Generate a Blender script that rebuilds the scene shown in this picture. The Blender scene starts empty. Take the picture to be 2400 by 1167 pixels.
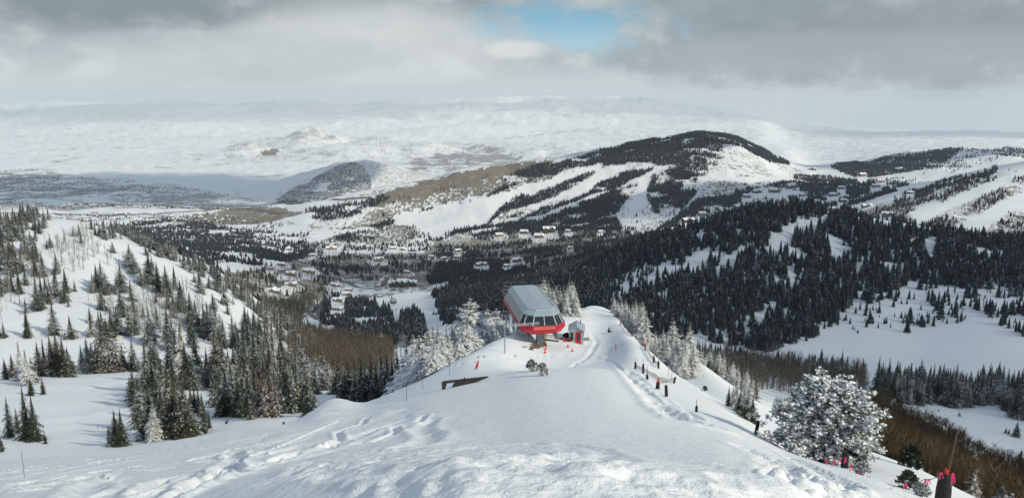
import bpy, bmesh, math, random
import numpy as np
from mathutils import Vector, Matrix

random.seed(7)
RNG = np.random.RandomState(11)
scene = bpy.context.scene
COL = scene.collection

# ------------------------------------------------------------------ camera
W0, H0, FPX = 2400.0, 1167.0, 1848.0
PITCH = math.radians(11.3)
CP, SP = math.cos(PITCH), math.sin(PITCH)
cam_d = bpy.data.cameras.new('camera')
cam = bpy.data.objects.new('camera', cam_d)
COL.objects.link(cam)
cam_d.sensor_width = 36.0
cam_d.lens = 36.0 * FPX / W0
cam_d.clip_start = 0.1
cam_d.clip_end = 90000
cam.location = (0, 0, 0)
cam.rotation_euler = (math.radians(90) - PITCH, 0, 0)
scene.camera = cam
scene.render.resolution_x, scene.render.resolution_y = 1024, 497


def ray(x, y):
    """photo pixel -> (t, e): X = t*Y and Z = e*Y along that line of sight"""
    a = (np.asarray(x, float) - W0 / 2) / FPX
    u = -(np.asarray(y, float) - H0 / 2) / FPX
    f = CP + u * SP
    return a / f, (-SP + u * CP) / f


def project(X, Y, Z):
    f = CP * Y - SP * Z
    f = np.where(np.abs(f) < 1e-6, 1e-6, f)
    u = (SP * Y + CP * Z) / f
    return W0 / 2 + FPX * X / f, H0 / 2 - FPX * u


# ------------------------------------------------------------------ noise
def _hash(ix, iy, seed):
    h = (ix.astype(np.int64) * 374761393 + iy.astype(np.int64) * 668265263 + seed * 974634541) & 0x7fffffff
    h = ((h ^ (h >> 13)) * 1274126177) & 0x7fffffff
    return ((h ^ (h >> 16)) & 0xffff) / 65535.0


def vnoise(x, y, seed=0):
    ix, iy = np.floor(x), np.floor(y)
    fx, fy = x - ix, y - iy
    fx = fx * fx * fx * (fx * (fx * 6 - 15) + 10)
    fy = fy * fy * fy * (fy * (fy * 6 - 15) + 10)
    a = _hash(ix, iy, seed); b = _hash(ix + 1, iy, seed)
    c = _hash(ix, iy + 1, seed); d = _hash(ix + 1, iy + 1, seed)
    return (a + (b - a) * fx) * (1 - fy) + (c + (d - c) * fx) * fy


def fbm(x, y, seed=0, octaves=4, gain=0.5):
    s, amp, tot = 0, 1.0, 0.0
    for k in range(octaves):
        s = s + amp * (vnoise(x, y, seed + k * 17) * 2 - 1)
        tot += amp
        amp *= gain
        x, y = x * 2.03 + 13.7, y * 2.03 - 7.1
    return s / tot


def inpoly(px, py, poly):
    px = np.asarray(px, float); py = np.asarray(py, float)
    r = np.zeros(px.shape, bool)
    n = len(poly)
    for i in range(n):
        x1, y1 = poly[i]; x2, y2 = poly[(i + 1) % n]
        if y1 == y2:
            continue
        c = ((y1 > py) != (y2 > py)) & (px < (x2 - x1) * (py - y1) / (y2 - y1) + x1)
        r ^= c
    return r


def smooth(a, b, x):
    t = np.clip((x - a) / (b - a), 0, 1)
    return t * t * (3 - 2 * t)


# ------------------------------------------------------------------ terrain: stations across the view, control points in depth
# every station: photo x -> list of (distance Y, photo row y) from the photographer's feet to the far hills; z= marks heights
Z = lambda d, z: (d, z, 'z')
FORE = {
 -300: [(13,1195),(20,1175),(29,1155),(37,1142),(44,1134),(48,1131),(52,1128)],
 0:    [(11,1167),(18,1143),(27,1120),(36,1102),(44,1090),(48,1086),(52,1082)],
 260:  [(9,1167),(17,1136),(27,1106),(37,1082),(46,1067),(51,1061),(56,1056)],
 400:  [(8,1167),(16,1130),(27,1095),(38,1065),(48,1045),(53,1039),(58,1033)],
 700:  [(5.5,1167),(13,1110),(26,1060),(40,1020),(52,1000),(58,993),(64,988)],
 775:  [(5.2,1167),(13,1105),(28,1045),(45,1000),(66,955),(78,938),(92,928)],
 850:  [(4.8,1167),(12,1100),(27,1040),(45,990),(60,965),(70,954),(80,947)],
 1000: [(4.4,1167),(11,1092),(27,1015),(45,955),(62,915),(72,898),(82,884)],
 1100: [(4.2,1167),(10,1095),(27,1005),(46,935),(62,890),(80,855),(97,830)],
 1180: [(4.2,1167),(10,1095),(27,1000),(45,925),(60,880),(90,846),(113,790)],
 1215: [(4.2,1167),(10,1093),(27,996),(45,918),(60,872),(92,856),(122,768)],
 1280: [(4.2,1167),(10,1090),(27,990),(45,912),(60,868),(95,861),(140,743)],
 1345: [(4.2,1167),(10,1090),(27,990),(45,912),(60,867),(95,860),(148,737)],
 1380: [(4.2,1167),(10,1090),(27,990),(45,912),(60,866),(95,858),(185,712)],
 1430: [(4.2,1167),(10,1090),(27,995),(45,915),(60,872),(95,852),(176,722)],
 1480: [(4.2,1167),(10,1092),(27,1000),(45,925),(62,880),(85,840),(118,787)],
 1570: [(4.3,1167),(10,1100),(25,1018),(45,950),(60,912),(76,886),(92,866)],
 1700: [(4.6,1167),(9,1115),(20,1055),(34,1010),(44,985),(54,966),(64,952)],
 1770: [(5.0,1167),(9,1127),(18,1083),(27,1052),(36,1031),(42,1020),(49,1010)],
 1850: [(5.5,1167),(10,1135),(17,1107),(24,1088),(30,1075),(35,1067),(40,1060)],
 1930: [(6.5,1167),(11,1142),(17,1120),(22,1106),(26,1098),(30,1091),(34,1086)],
 2060: [(10,1167),(13,1156),(16,1147),(19,1139),(21,1134),(24,1129),(26,1125)],
 2140: [(8,1215),(11,1200),(14,1190),(17,1180),(19,1174),(21,1169),(23,1165)],
 2250: [(7,1290),(9,1270),(11,1255),(13,1243),(15,1233),(17,1224),(19,1216)],
 2700: [(5,1600),(6,1560),(7.5,1520),(9,1490),(10.5,1460),(12,1440),(14,1420)],
}
# B1 B2 B3 (just behind the ridge) V1 V2 M K (the near hills on both sides)
MID = {
 -300: [(75,1130),(105,1070),(190,910),(230,885),(255,860),(340,680),(440,500)],
 0:    [(75,1085),(100,1040),(190,890),(230,868),(250,850),(330,690),(430,516)],
 200:  [(80,1070),(105,1028),(195,880),(230,868),(250,850),(330,700),(430,535)],
 300:  [(82,1062),(108,1018),(198,874),(235,866),(255,848),(325,720),(415,578)],
 400:  [(85,1050),(110,1002),(200,874),(235,868),(255,845),(320,735),(400,622)],
 500:  [(88,1030),(114,985),(202,878),(235,868),(255,848),(315,758),(385,668)],
 600:  [(92,1010),(118,965),(205,885),(238,872),(260,856),(310,798),(365,738)],
 700:  [(95,1000),(122,955),(215,890),(250,872),(280,858),(330,830),(380,800)],
 775:  [(120,945),(160,915),(240,882),(290,862),(340,845),(420,822),(500,803)],
 850:  [(115,960),(160,925),(250,880),(310,855),(370,838),(450,818),(520,803)],
 1000: [(110,930),(170,900),(260,860),(340,842),(420,825),(500,812),(580,800)],
 1180: [(140,840),(200,830),(300,815),(400,795),(480,780),(560,765),(640,750)],
 1300: [(165,770),(240,775),(330,770),(430,760),(520,738),(640,705),(760,675)],
 1345: [(172,765),(240,772),(340,773),(435,762),(530,737),(660,694),(790,652)],
 1400: [(215,750),(260,765),(350,775),(440,765),(540,735),(680,680),(830,628)],
 1430: [(200,750),(240,770),(340,785),(440,775),(550,740),(680,672),(810,612)],
 1480: [(135,795),(152,764),(240,800),(400,800),(560,765),(660,680),(790,590)],
 1570: [(105,872),(125,832),(230,850),(390,835),(560,785),(650,680),(770,565)],
 1640: [(80,918),(108,858),(230,880),(380,850),(560,797),(650,680),(760,545)],
 1720: [(66,952),(90,914),(220,910),(380,862),(560,810),(650,680),(760,520)],
 1850: [(44,1068),(70,1000),(180,980),(380,890),(545,822),(650,680),(765,497)],
 1950: [(38,1090),(62,1032),(160,1050),(370,905),(540,825),(650,690),(770,512)],
 2050: [(30,1125),(56,1062),(150,1080),(330,940),(530,830),(640,690),(770,516)],
 2160: [(28,1160),(46,1106),(140,1110),(310,990),(520,835),(630,695),(760,536)],
 2300: [(28,1230),(38,1185),(130,1180),(280,1050),(500,835),(610,700),(745,560)],
 2400: [(26,1290),(35,1240),(120,1230),(265,1090),(490,835),(600,705),(740,574)],
 2700: [(20,1450),(30,1400),(110,1320),(250,1150),(470,840),(590,720),(730,575)],
}
# Z1 Z2 Z3 (central valley) E1 E2 (the middle ridge) then the valley floor and the far slopes
FAR = {
 -300: [(800,600),(1500,565),(3000,515),(3400,500),(4000,485), Z(4700,-640), Z(7000,-690), Z(10000,-690), Z(14000,-640), (20000,268), (26000,246)],
 0:    [(800,600),(1500,560),(3000,512),(3400,500),(4000,482), Z(4700,-640), Z(7000,-690), Z(10000,-690), Z(14000,-640), (20000,266), (26000,244)],
 300:  [(800,650),(1500,600),(2600,545),(3000,520),(3600,490), Z(4700,-660), Z(7000,-690), Z(10000,-690), Z(14000,-640), (20000,264), (26000,244)],
 560:  [(800,695),(1500,612),(2600,552),(3000,525),(3400,500), Z(4700,-690), Z(7000,-695), Z(10000,-690), Z(14000,-640), (20000,268), (26000,244)],
 700:  [(800,770),(1500,635),(2550,558),(2750,530),(2950,500), Z(4700,-690), Z(7000,-695), Z(10000,-690), Z(14000,-640), (20000,268), (26000,244)],
 800:  [(800,765),(1450,665),(2500,562),(2800,515),(3050,472), Z(4700,-690), Z(7000,-695), Z(10000,-690), Z(14000,-640), (20000,268), (26000,244)],
 900:  [(820,762),(1450,664),(2500,563),(2850,505),(3150,446), Z(4700,-690), Z(7000,-695), Z(10000,-690), Z(14000,-640), (20000,266), (26000,242)],
 1000: [(850,755),(1450,660),(2500,563),(2900,498),(3300,421), Z(4700,-690), Z(7000,-695), Z(10000,-690), Z(14000,-635), (20000,262), (26000,240)],
 1100: [(870,722),(1450,648),(2500,562),(2900,492),(3400,400), Z(4700,-690), Z(7000,-695), Z(10000,-690), Z(14000,-630), (20000,256), (26000,236)],
 1200: [(900,695),(1450,635),(2500,560),(2900,486),(3500,384), Z(4700,-690), Z(7000,-695), Z(10000,-685), Z(14000,-620), (20000,254), (26000,234)],
 1300: [(960,655),(1500,612),(2450,552),(2900,478),(3600,370), Z(4800,-690), Z(7000,-695), Z(10000,-680), Z(14000,-610), (20000,252), (26000,232)],
 1400: [(1050,622),(1600,587),(2400,547),(2900,470),(3700,352), Z(4900,-680), Z(7000,-690), Z(10000,-670), Z(14000,-600), (20000,252), (26000,232)],
 1500: [(1050,610),(1650,570),(2350,540),(2900,458),(3800,335), Z(4900,-640), Z(7000,-660), Z(10000,-650), Z(14000,-590), (20000,254), (26000,234)],
 1580: [(1000,600),(1700,555),(2300,535),(2900,448),(3850,319), Z(4900,-600), Z(7000,-640), Z(10000,-630), Z(14000,-580), (20000,264), (26000,242)],
 1650: [(1000,585),(1700,545),(2300,528),(2900,440),(3850,313), Z(4900,-560), Z(7000,-600), Z(10000,-610), Z(14000,-570), (20000,274), (26000,252)],
 1720: [(1000,575),(1700,535),(2350,515),(2900,438),(3900,319), Z(4900,-540), Z(7000,-560), Z(10000,-590), Z(14000,-560), (20000,283), (26000,263)],
 1780: [(1000,560),(1700,525),(2400,503),(2950,437),(3900,345), Z(4900,-520), Z(7000,-540), Z(10000,-560), Z(14000,-540), (20000,294), (26000,273)],
 1840: [(1000,545),(1700,513),(2400,491),(3000,437),(3900,381), Z(5000,-510), Z(7000,-520), (10000,340), (14000,312), (20000,305), (26000,283)],
 1900: [(1000,548),(1700,512),(2350,490),(3000,436),(4000,394), Z(5200,-500), (7000,384), (10000,345), (14000,315), (20000,314), (26000,290)],
 2000: [(1000,565),(1500,530),(2100,490),(3000,434),(4200,386), Z(5200,-480), (7000,372), (10000,340), (14000,315), (20000,326), (26000,302)],
 2100: [(1000,580),(1400,548),(2000,462),(3000,428),(4300,364), Z(5200,-450), (7000,360), (10000,332), (14000,312), (20000,335), (26000,311)],
 2250: [(1000,600),(1400,552),(2000,419),(3000,412),(4300,350), Z(5200,-420), (7000,346), (10000,328), (14000,312), (20000,339), (26000,316)],
 2330: [(1000,612),(1400,550),(2000,398),(3000,402),(4300,346), Z(5200,-400), (7000,345), (10000,328), (14000,312), (20000,341), (26000,319)],
 2400: [(1000,620),(1400,548),(2000,386),(3000,395),(4300,350), Z(5200,-400), (7000,348), (10000,330), (14000,314), (20000,343), (26000,321)],
 2700: [(1000,640),(1400,540),(2000,360),(3000,385),(4300,360), Z(5200,-400), (7000,352), (10000,335), (14000,318), (20000,347), (26000,325)],
}
TN = 1400
TT = np.linspace(-0.92, 0.92, TN)


def curves(tab):
    xs = sorted(tab)
    K = len(tab[xs[0]])
    Ds, Zs = [], []
    for k in range(K):
        tk, dk, ek = [], [], []
        for x in xs:
            p = tab[x][k]
            if len(p) == 3:
                t = ray(x, 400)[0]; e = p[1] / p[0]
            else:
                t, e = ray(x, p[1])
            tk.append(float(t)); dk.append(p[0]); ek.append(float(e))
        d = np.exp(np.interp(TT, tk, np.log(dk))); e = np.interp(TT, tk, ek)
        g = np.exp(-0.5 * (np.arange(-24, 25) / 8.0) ** 2); g /= g.sum()
        sm = lambda v: np.convolve(np.pad(v, 24, mode='edge'), g, 'valid')
        d, e = sm(d), sm(e)
        Ds.append(d); Zs.append(e * d)
    return Ds, Zs


CD, CZ = [np.zeros(TN)], [np.full(TN, -1.7)]
for tab in (FORE, MID, FAR):
    d, z = curves(tab)
    CD += d; CZ += z
CD = np.array(CD); CZ = np.array(CZ)
for k in range(1, len(CD)):
    CD[k] = np.maximum(CD[k], CD[k - 1] * 1.03 + 0.2)

AP = 10.0
ROWS = np.concatenate([np.linspace(-7, 1.5, 14)[:-1],
                       np.exp(np.arange(math.log(1.5), math.log(60), 0.0072)),
                       np.exp(np.arange(math.log(60), math.log(26000), 0.0108)), [26000.0]])
NR, NC = len(ROWS), 760
SS = np.linspace(-0.84, 0.84, NC)


def pchip_table():
    """z on (ROWS, TT) from the control curves, column by column, all columns at once"""
    h = np.diff(CD, axis=0); dl = np.diff(CZ, axis=0) / h
    m = np.zeros_like(CZ)
    w1 = 2 * h[1:] + h[:-1]; w2 = h[1:] + 2 * h[:-1]
    ok = dl[:-1] * dl[1:] > 0
    with np.errstate(divide='ignore', invalid='ignore'):
        mm = (w1 + w2) / (w1 / dl[:-1] + w2 / dl[1:])
    m[1:-1] = np.where(ok, mm, 0)
    m[0] = dl[0]; m[-1] = dl[-1]
    out = np.zeros((NR, TN))
    cols = np.arange(TN)
    for r, D in enumerate(ROWS):
        D = max(D, 0.0)
        k = np.clip((CD <= D).sum(axis=0) - 1, 0, len(CD) - 2)
        hh = h[k, cols]; t = (D - CD[k, cols]) / hh
        t = np.clip(t, 0, 1.0)
        h00 = 2 * t**3 - 3 * t**2 + 1; h10 = t**3 - 2 * t**2 + t; h01 = -2 * t**3 + 3 * t**2; h11 = t**3 - t**2
        out[r] = h00 * CZ[k, cols] + h10 * hh * m[k, cols] + h01 * CZ[k + 1, cols] + h11 * hh * m[k + 1, cols]
    return out


ZT = pchip_table()
GX = SS[None, :] * (ROWS[:, None] + AP)
GY = np.repeat(ROWS[:, None], NC, 1)
GZ = np.zeros((NR, NC))
for r, D in enumerate(ROWS):
    GZ[r] = np.interp(GX[r] / max(D, 1.5), TT, ZT[r])
# ridge line (curve S) distance for every vertex column, to know what lies before and behind the ridge
S_K = 7
# natural roughness that grows with distance
def bump_hill(xpx, ypx, D, h, rx0, rx1, ry, p=1.2):
    t, _ = ray(xpx, ypx)
    dx = GX - t * D; dy = GY - D
    r = np.sqrt((dx / np.where(dx < 0, rx0, rx1)) ** 2 + (dy / ry) ** 2)
    r = r * (1 + 0.12 * fbm(GX / 260.0, GY / 260.0, 91, 3))
    s = np.clip(1 - r, 0, None)
    return h * (s ** p) * (1 - 0.35 * np.exp(-(r / 0.10) ** 2) * 0.5)


HILL = bump_hill(828, 380, 5650, 232, 740, 950, 700, 1.0)
for a in ((728, 300, 10500, 250, 560, 560, 900, 1.15), (820, 340, 8700, 150, 900, 900, 700, 1.0), (575, 335, 8900, 165, 420, 500, 600, 1.2),
          (1000, 345, 9200, 155, 350, 500, 600, 1.2), (1255, 345, 8200, 130, 420, 330, 500, 1.1), (1335, 345, 8000, 120, 240, 260, 350, 1.1),
          (900, 315, 10800, 110, 900, 900, 900, 1.2), (430, 300, 13500, 110, 1500, 1500, 1500, 1.3), (1080, 300, 13000, 120, 1500, 1500, 1200, 1.2)):
    HILL = HILL + bump_hill(*a)
GZ += HILL
amp = 0.0042 * np.clip(GY - 190, 0, None) / (1 + GY / 14000.0)
GZ += amp * fbm(GX / 130.0, GY / 130.0, 3, 4) * smooth(160, 500, GY) * 0.9
gul = smooth(2300, 3000, GY) * (1 - smooth(4300, 5200, GY))
GZ += gul * 16 * fbm(GX / 210.0 + GY / 900.0, GY / 700.0, 8, 4)
farr = smooth(12000, 17000, GY)
_f = fbm(GX / 2300.0, GY / 3000.0, 21, 6, 0.48)
GZ += farr * (190 * (0.55 - 1.5 * np.abs(_f)) + 50 * fbm(GX / 900.0, GY / 1400.0, 22, 4))
GZ += smooth(5600, 9000, GY) * 16 * fbm(GX / 700.0, GY / 900.0, 33, 4)
GZ += smooth(60, 110, GY) * (1 - smooth(300, 500, GY)) * 0.35 * fbm(GX / 9.0, GY / 9.0, 5, 3)


def height(X, Y):
    X = np.asarray(X, float); Y = np.asarray(Y, float)
    s = X / (Y + AP)
    r = np.clip(np.interp(Y, ROWS, np.arange(NR)), 0, NR - 1.001)
    c = np.clip((s - SS[0]) / (SS[1] - SS[0]), 0, NC - 1.001)
    r0 = r.astype(int); c0 = c.astype(int); fr = r - r0; fc = c - c0
    return ((GZ[r0, c0] * (1 - fc) + GZ[r0, c0 + 1] * fc) * (1 - fr) + (GZ[r0 + 1, c0] * (1 - fc) + GZ[r0 + 1, c0 + 1] * fc) * fr)


def hit(x, y, dmin=2.0):
    """the visible ground point under photo pixel (x, y)"""
    t, e = ray(x, y); t, e = float(t), float(e)
    D = ROWS[ROWS >= dmin]
    z = height(t * D, D)
    f = z - e * D
    i = np.argmax(f >= 0)
    if f[i] < 0:
        i = len(D) - 1
    if i > 0:
        a = f[i - 1] / (f[i - 1] - f[i]); d = D[i - 1] + a * (D[i] - D[i - 1])
    else:
        d = D[0]
    return Vector((t * d, d, float(height(t * d, d))))


def spot(x, ytop, D):
    """ground point at distance D whose upright stands at photo column x with its top on row ytop; returns point and height"""
    t, e = ray(x, ytop); t, e = float(t), float(e)
    z = float(height(t * D, D))
    return Vector((t * D, D, z)), e * D - z


# horizon table: highest elevation met before each row (for leaving out what nothing shows)
_tt = np.linspace(-0.8, 0.8, 900)
_E = np.array([height(_tt * D, D) / D for D in ROWS[ROWS > 2]])
_CM = np.maximum.accumulate(_E, axis=0)
_RD = ROWS[ROWS > 2]


def visible(X, Y, ztop):
    t = X / Y
    r = np.clip(np.searchsorted(_RD, Y * 0.97) - 1, 0, len(_RD) - 1)
    c = np.clip(((t + 0.8) / 1.6 * 899).astype(int), 0, 899)
    return ztop / Y > _CM[r, c]
# ------------------------------------------------------------------ materials
def node_mat(name):
    m = bpy.data.materials.new(name)
    m.use_nodes = True
    nt = m.node_tree
    b = nt.nodes['Principled BSDF']
    return m, nt, b


def N(nt, typ, **kw):
    n = nt.nodes.new(typ)
    for k, v in kw.items():
        if k.startswith('i_'):
            n.inputs[k[2:].replace('_', ' ')].default_value = v
        elif isinstance(k, str) and k.startswith('n_'):
            n.inputs[int(k[2:])].default_value = v
        else:
            setattr(n, k, v)
    return n


def mix_rgb(nt, fac, a, b):
    n = nt.nodes.new('ShaderNodeMix'); n.data_type = 'RGBA'
    for i, v in ((0, fac), (6, a), (7, b)):
        if hasattr(v, 'is_linked') or hasattr(v, 'links'):
            nt.links.new(v, n.inputs[i])
        elif v is not None:
            n.inputs[i].default_value = v if i == 0 else (*v, 1) if len(v) == 3 else v
    return n.outputs[2]


def math_n(nt, op, a, b=None, clamp=False):
    n = nt.nodes.new('ShaderNodeMath'); n.operation = op; n.use_clamp = clamp
    for i, v in ((0, a), (1, b)):
        if v is None:
            continue
        if isinstance(v, (int, float)):
            n.inputs[i].default_value = v
        else:
            nt.links.new(v, n.inputs[i])
    return n.outputs[0]


def sstep(nt, lo, hi, v):
    n = nt.nodes.new('ShaderNodeMapRange'); n.interpolation_type = 'SMOOTHSTEP'
    for i, q in ((0, v), (1, lo), (2, hi)):
        if isinstance(q, (int, float)):
            n.inputs[i].default_value = q
        else:
            nt.links.new(q, n.inputs[i])
    return n.outputs[0]


def noise_n(nt, vec, scale, detail=3.0, rough=0.55):
    n = nt.nodes.new('ShaderNodeTexNoise')
    n.inputs['Scale'].default_value = scale
    n.inputs['Detail'].default_value = detail
    n.inputs['Roughness'].default_value = rough
    if vec is not None:
        nt.links.new(vec, n.inputs['Vector'])
    return n.outputs['Fac']


def plain(name, col, rough=0.6, metal=0.0, var=0.12, scale=3.0, spec=0.4):
    """painted / weathered surface: the colour broken up by a soft noise"""
    m, nt, b = node_mat(name)
    geo = N(nt, 'ShaderNodeTexCoord')
    f = noise_n(nt, geo.outputs['Object'], scale, 4)
    a = tuple(c * (1 - var) for c in col); d = tuple(min(1, c * (1 + var)) for c in col)
    nt.links.new(mix_rgb(nt, f, a, d), b.inputs['Base Color'])
    b.inputs['Roughness'].default_value = rough
    b.inputs['Metallic'].default_value = metal
    b.inputs['Specular IOR Level'].default_value = spec
    return m


SNOW_C = (0.80, 0.815, 0.84)


def snow_needles(name, green, snow_lo, snow_hi, patch=2.5, brown=None, world=False):
    """needles or bark with snow lying on what faces the sky"""
    m, nt, b = node_mat(name)
    geo = N(nt, 'ShaderNodeNewGeometry')
    tc = N(nt, 'ShaderNodeTexCoord')
    vec = geo.outputs['Position']
    sep = N(nt, 'ShaderNodeSeparateXYZ'); nt.links.new(geo.outputs['Normal'], sep.inputs[0])
    n1 = noise_n(nt, vec, patch, 3, 0.6)
    n2 = noise_n(nt, vec, 0.11, 2)
    s = math_n(nt, 'ADD', sep.outputs['Z'], math_n(nt, 'MULTIPLY', math_n(nt, 'SUBTRACT', n1, 0.5), 1.5))
    s = math_n(nt, 'ADD', s, math_n(nt, 'MULTIPLY', math_n(nt, 'SUBTRACT', n2, 0.5), 0.8))
    f = sstep(nt, snow_lo, snow_hi, s)
    g = mix_rgb(nt, noise_n(nt, vec, 0.35, 3), tuple(c * 0.6 for c in green), tuple(c * 1.5 for c in (brown or green)))
    nt.links.new(mix_rgb(nt, f, g, SNOW_C), b.inputs['Base Color'])
    b.inputs['Roughness'].default_value = 0.8
    b.inputs['Specular IOR Level'].default_value = 0.15
    return m


# ------------------------------------------------------------------ snow tracks and trampled bands in the foreground
VX, VY = project(GX, GY, GZ)
VX = np.where(GY > 1.0, VX, -9999.0)
near_rows = np.where((ROWS > 1.0) & (ROWS < 190))[0]


def track(pts, width, depth, rough, rim=0.5, seed=0, cell=0.35):
    """press a track (photo polyline) into the snow: a trench with rims and broken lumps"""
    if seed not in (64, 65, 66, 67, 77):
        depth *= 0.6; rough *= 0.55
    P = []
    for i in range(len(pts) - 1):
        n = max(2, int(math.hypot(pts[i + 1][0] - pts[i][0], pts[i + 1][1] - pts[i][1]) / 4))
        for k in range(n):
            f = k / n
            P.append(hit(pts[i][0] * (1 - f) + pts[i + 1][0] * f, pts[i][1] * (1 - f) + pts[i + 1][1] * f))
    P = np.array([(p.x, p.y) for p in P])
    if width < 0:
        width = -width
    x0, x1, y0, y1 = P[:, 0].min() - 3 * width, P[:, 0].max() + 3 * width, P[:, 1].min() - 3 * width, P[:, 1].max() + 3 * width
    m = (GX > x0) & (GX < x1) & (GY > y0) & (GY < y1)
    idx = np.where(m)
    X, Y = GX[idx], GY[idx]
    d = np.full(X.shape, 1e9)
    for i in range(len(P) - 1):
        ax, ay = P[i]; bx, by = P[i + 1]
        L = (bx - ax) ** 2 + (by - ay) ** 2 + 1e-9
        u = np.clip(((X - ax) * (bx - ax) + (Y - ay) * (by - ay)) / L, 0, 1)
        d = np.minimum(d, (X - ax - u * (bx - ax)) ** 2 + (Y - ay - u * (by - ay)) ** 2)
    d = np.sqrt(d) + 0.25 * width * fbm(X / width, Y / width, seed + 5, 2)
    q = d / width
    z = -depth * np.exp(-(q * 1.3) ** 2) + rim * depth * np.exp(-((q - 1.25) / 0.45) ** 2)
    env = np.exp(-(np.clip(q - 0.7, 0, None) / 0.5) ** 2)
    lump = np.abs(fbm(X / cell, Y / cell, seed, 3, 0.55))
    lump2 = np.clip(vnoise(X / (cell * 0.6), Y / (cell * 0.6), seed + 3) - 0.55, 0, None) * 2.2
    z = z + rough * env * (lump2 * 0.8 + (lump - 0.3) * 1.1)
    GZ[idx] += z


def area_noise(poly, a, scale, seed, octv=4, stretch=1.0, feather=40, sharp=False):
    m = np.zeros(GX.shape)
    for ox, oy in ((0, 0), (feather, 0), (-feather, 0), (0, feather * .5), (0, -feather * .5), (feather * .5, feather * .25), (-feather * .5, -feather * .25)):
        m[near_rows] += inpoly(VX[near_rows] + ox, VY[near_rows] + oy, poly)
    m /= 7.0
    n = fbm(GX / scale, GY / (scale * stretch), seed, octv)
    if sharp:
        n = 0.6 - 1.6 * np.abs(n)
    GZ[:] += a * m * n


FOREMASK = (GY < 200)
# wind-packed waves everywhere close by
GZ += (1 - smooth(60, 140, GY)) * 0.045 * fbm(GX / 4.2, GY / 6.5, 41, 3)
GZ += (1 - smooth(15, 60, GY)) * 0.012 * fbm(GX / 0.6, GY / 0.9, 43, 3)
# moguls and soft troughs on the left
area_noise([(560, 960), (900, 930), (1090, 985), (1030, 1060), (760, 1090), (540, 1060)], 0.15, 2.2, 51, 3, 1.7)
area_noise([(-200, 1090), (500, 1010), (780, 1000), (700, 1120), (300, 1180), (-200, 1300)], 0.06, 2.4, 52, 3, 1.0)
# lumpy heaps at the photographer's feet
area_noise([(700, 1095), (1000, 1060), (1300, 1080), (1480, 1095), (1640, 1190), (1500, 1400), (600, 1400), (640, 1150)], 0.06, 1.1, 53, 4, 1.5, 30)
area_noise([(700, 1060), (1050, 1035), (1330, 1050), (1480, 1110), (1560, 1180), (900, 1200), (640, 1110)], 0.055, 0.36, 54, 3, 1.3, 30, True)
track([(270, 1150), (420, 1135), (560, 1120), (720, 1110)], 0.35, 0.05, 0.02, 0.5, 60)
track([(720, 1085), (860, 1075), (980, 1060), (1100, 1050), (1230, 1040), (1330, 1042), (1400, 1052), (1425, 1066), (1380, 1082), (1310, 1085)], 0.28, 0.07, 0.06, 0.5, 61, 0.22)
track([(1180, 1085), (1290, 1082), (1350, 1075)], 0.3, 0.06, 0.055, 0.5, 62, 0.22)
track([(1430, 1110), (1500, 1120), (1580, 1135), (1640, 1165), (1700, 1200)], 0.26, 0.07, 0.09, 0.5, 63, 0.2)
track([(1730, 1045), (1800, 1075), (1850, 1110), (1900, 1150), (1960, 1200)], 0.55, 0.10, 0.15, 0.5, 64, 0.28)
track([(1830, 1062), (1900, 1095), (1960, 1130), (2020, 1165)], 0.42, 0.10, 0.12, 0.5, 65, 0.28)
track([(1470, 870), (1500, 905), (1530, 935), (1560, 965), (1610, 990), (1660, 1000)], 0.8, 0.22, 0.22, 0.7, 66, 0.6)
track([(1495, 880), (1540, 915), (1580, 950), (1640, 980)], 0.35, 0.15, 0.05, 0.5, 67, 0.6)
track([(1010, 985), (985, 1005), (1010, 1020), (990, 1040), (940, 1050)], 0.5, 0.18, 0.05, 0.6, 68)
track([(880, 985), (960, 975), (1040, 965)], 0.5, 0.12, 0.05, 0.6, 69)
track([(0, 1150), (150, 1110), (330, 1075), (520, 1045), (700, 1020)], 0.32, 0.08, 0.02, 0.5, 70)
track([(0, 1125), (200, 1090), (400, 1055), (600, 1025), (760, 995)], 0.32, 0.08, 0.02, 0.5, 71)
track([(190, 1130), (240, 1105), (330, 1090), (450, 1075), (620, 1040)], 0.32, 0.08, 0.02, 0.5, 72)
track([(540, 1063), (555, 1075), (530, 1095), (525, 1120)], 0.4, 0.16, 0.06, 0.8, 73)
track([(190, 1167), (215, 1135), (260, 1120)], 0.3, 0.14, 0.06, 0.8, 74)
track([(640, 1065), (700, 1048), (820, 1040)], 0.4, 0.14, 0.05, 0.8, 75)
track([(600, 1090), (740, 1060), (860, 1015), (950, 985)], 0.5, 0.16, 0.05, 0.8, 76)
track([(1340, 860), (1380, 835), (1400, 800), (1385, 780)], 0.5, 0.12, 0.16, 0.6, 77, 0.4)
track([(1700, 1120), (1740, 1150), (1800, 1170)], 0.14, 0.06, 0.04, 0.5, 78, 0.2)
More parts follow.
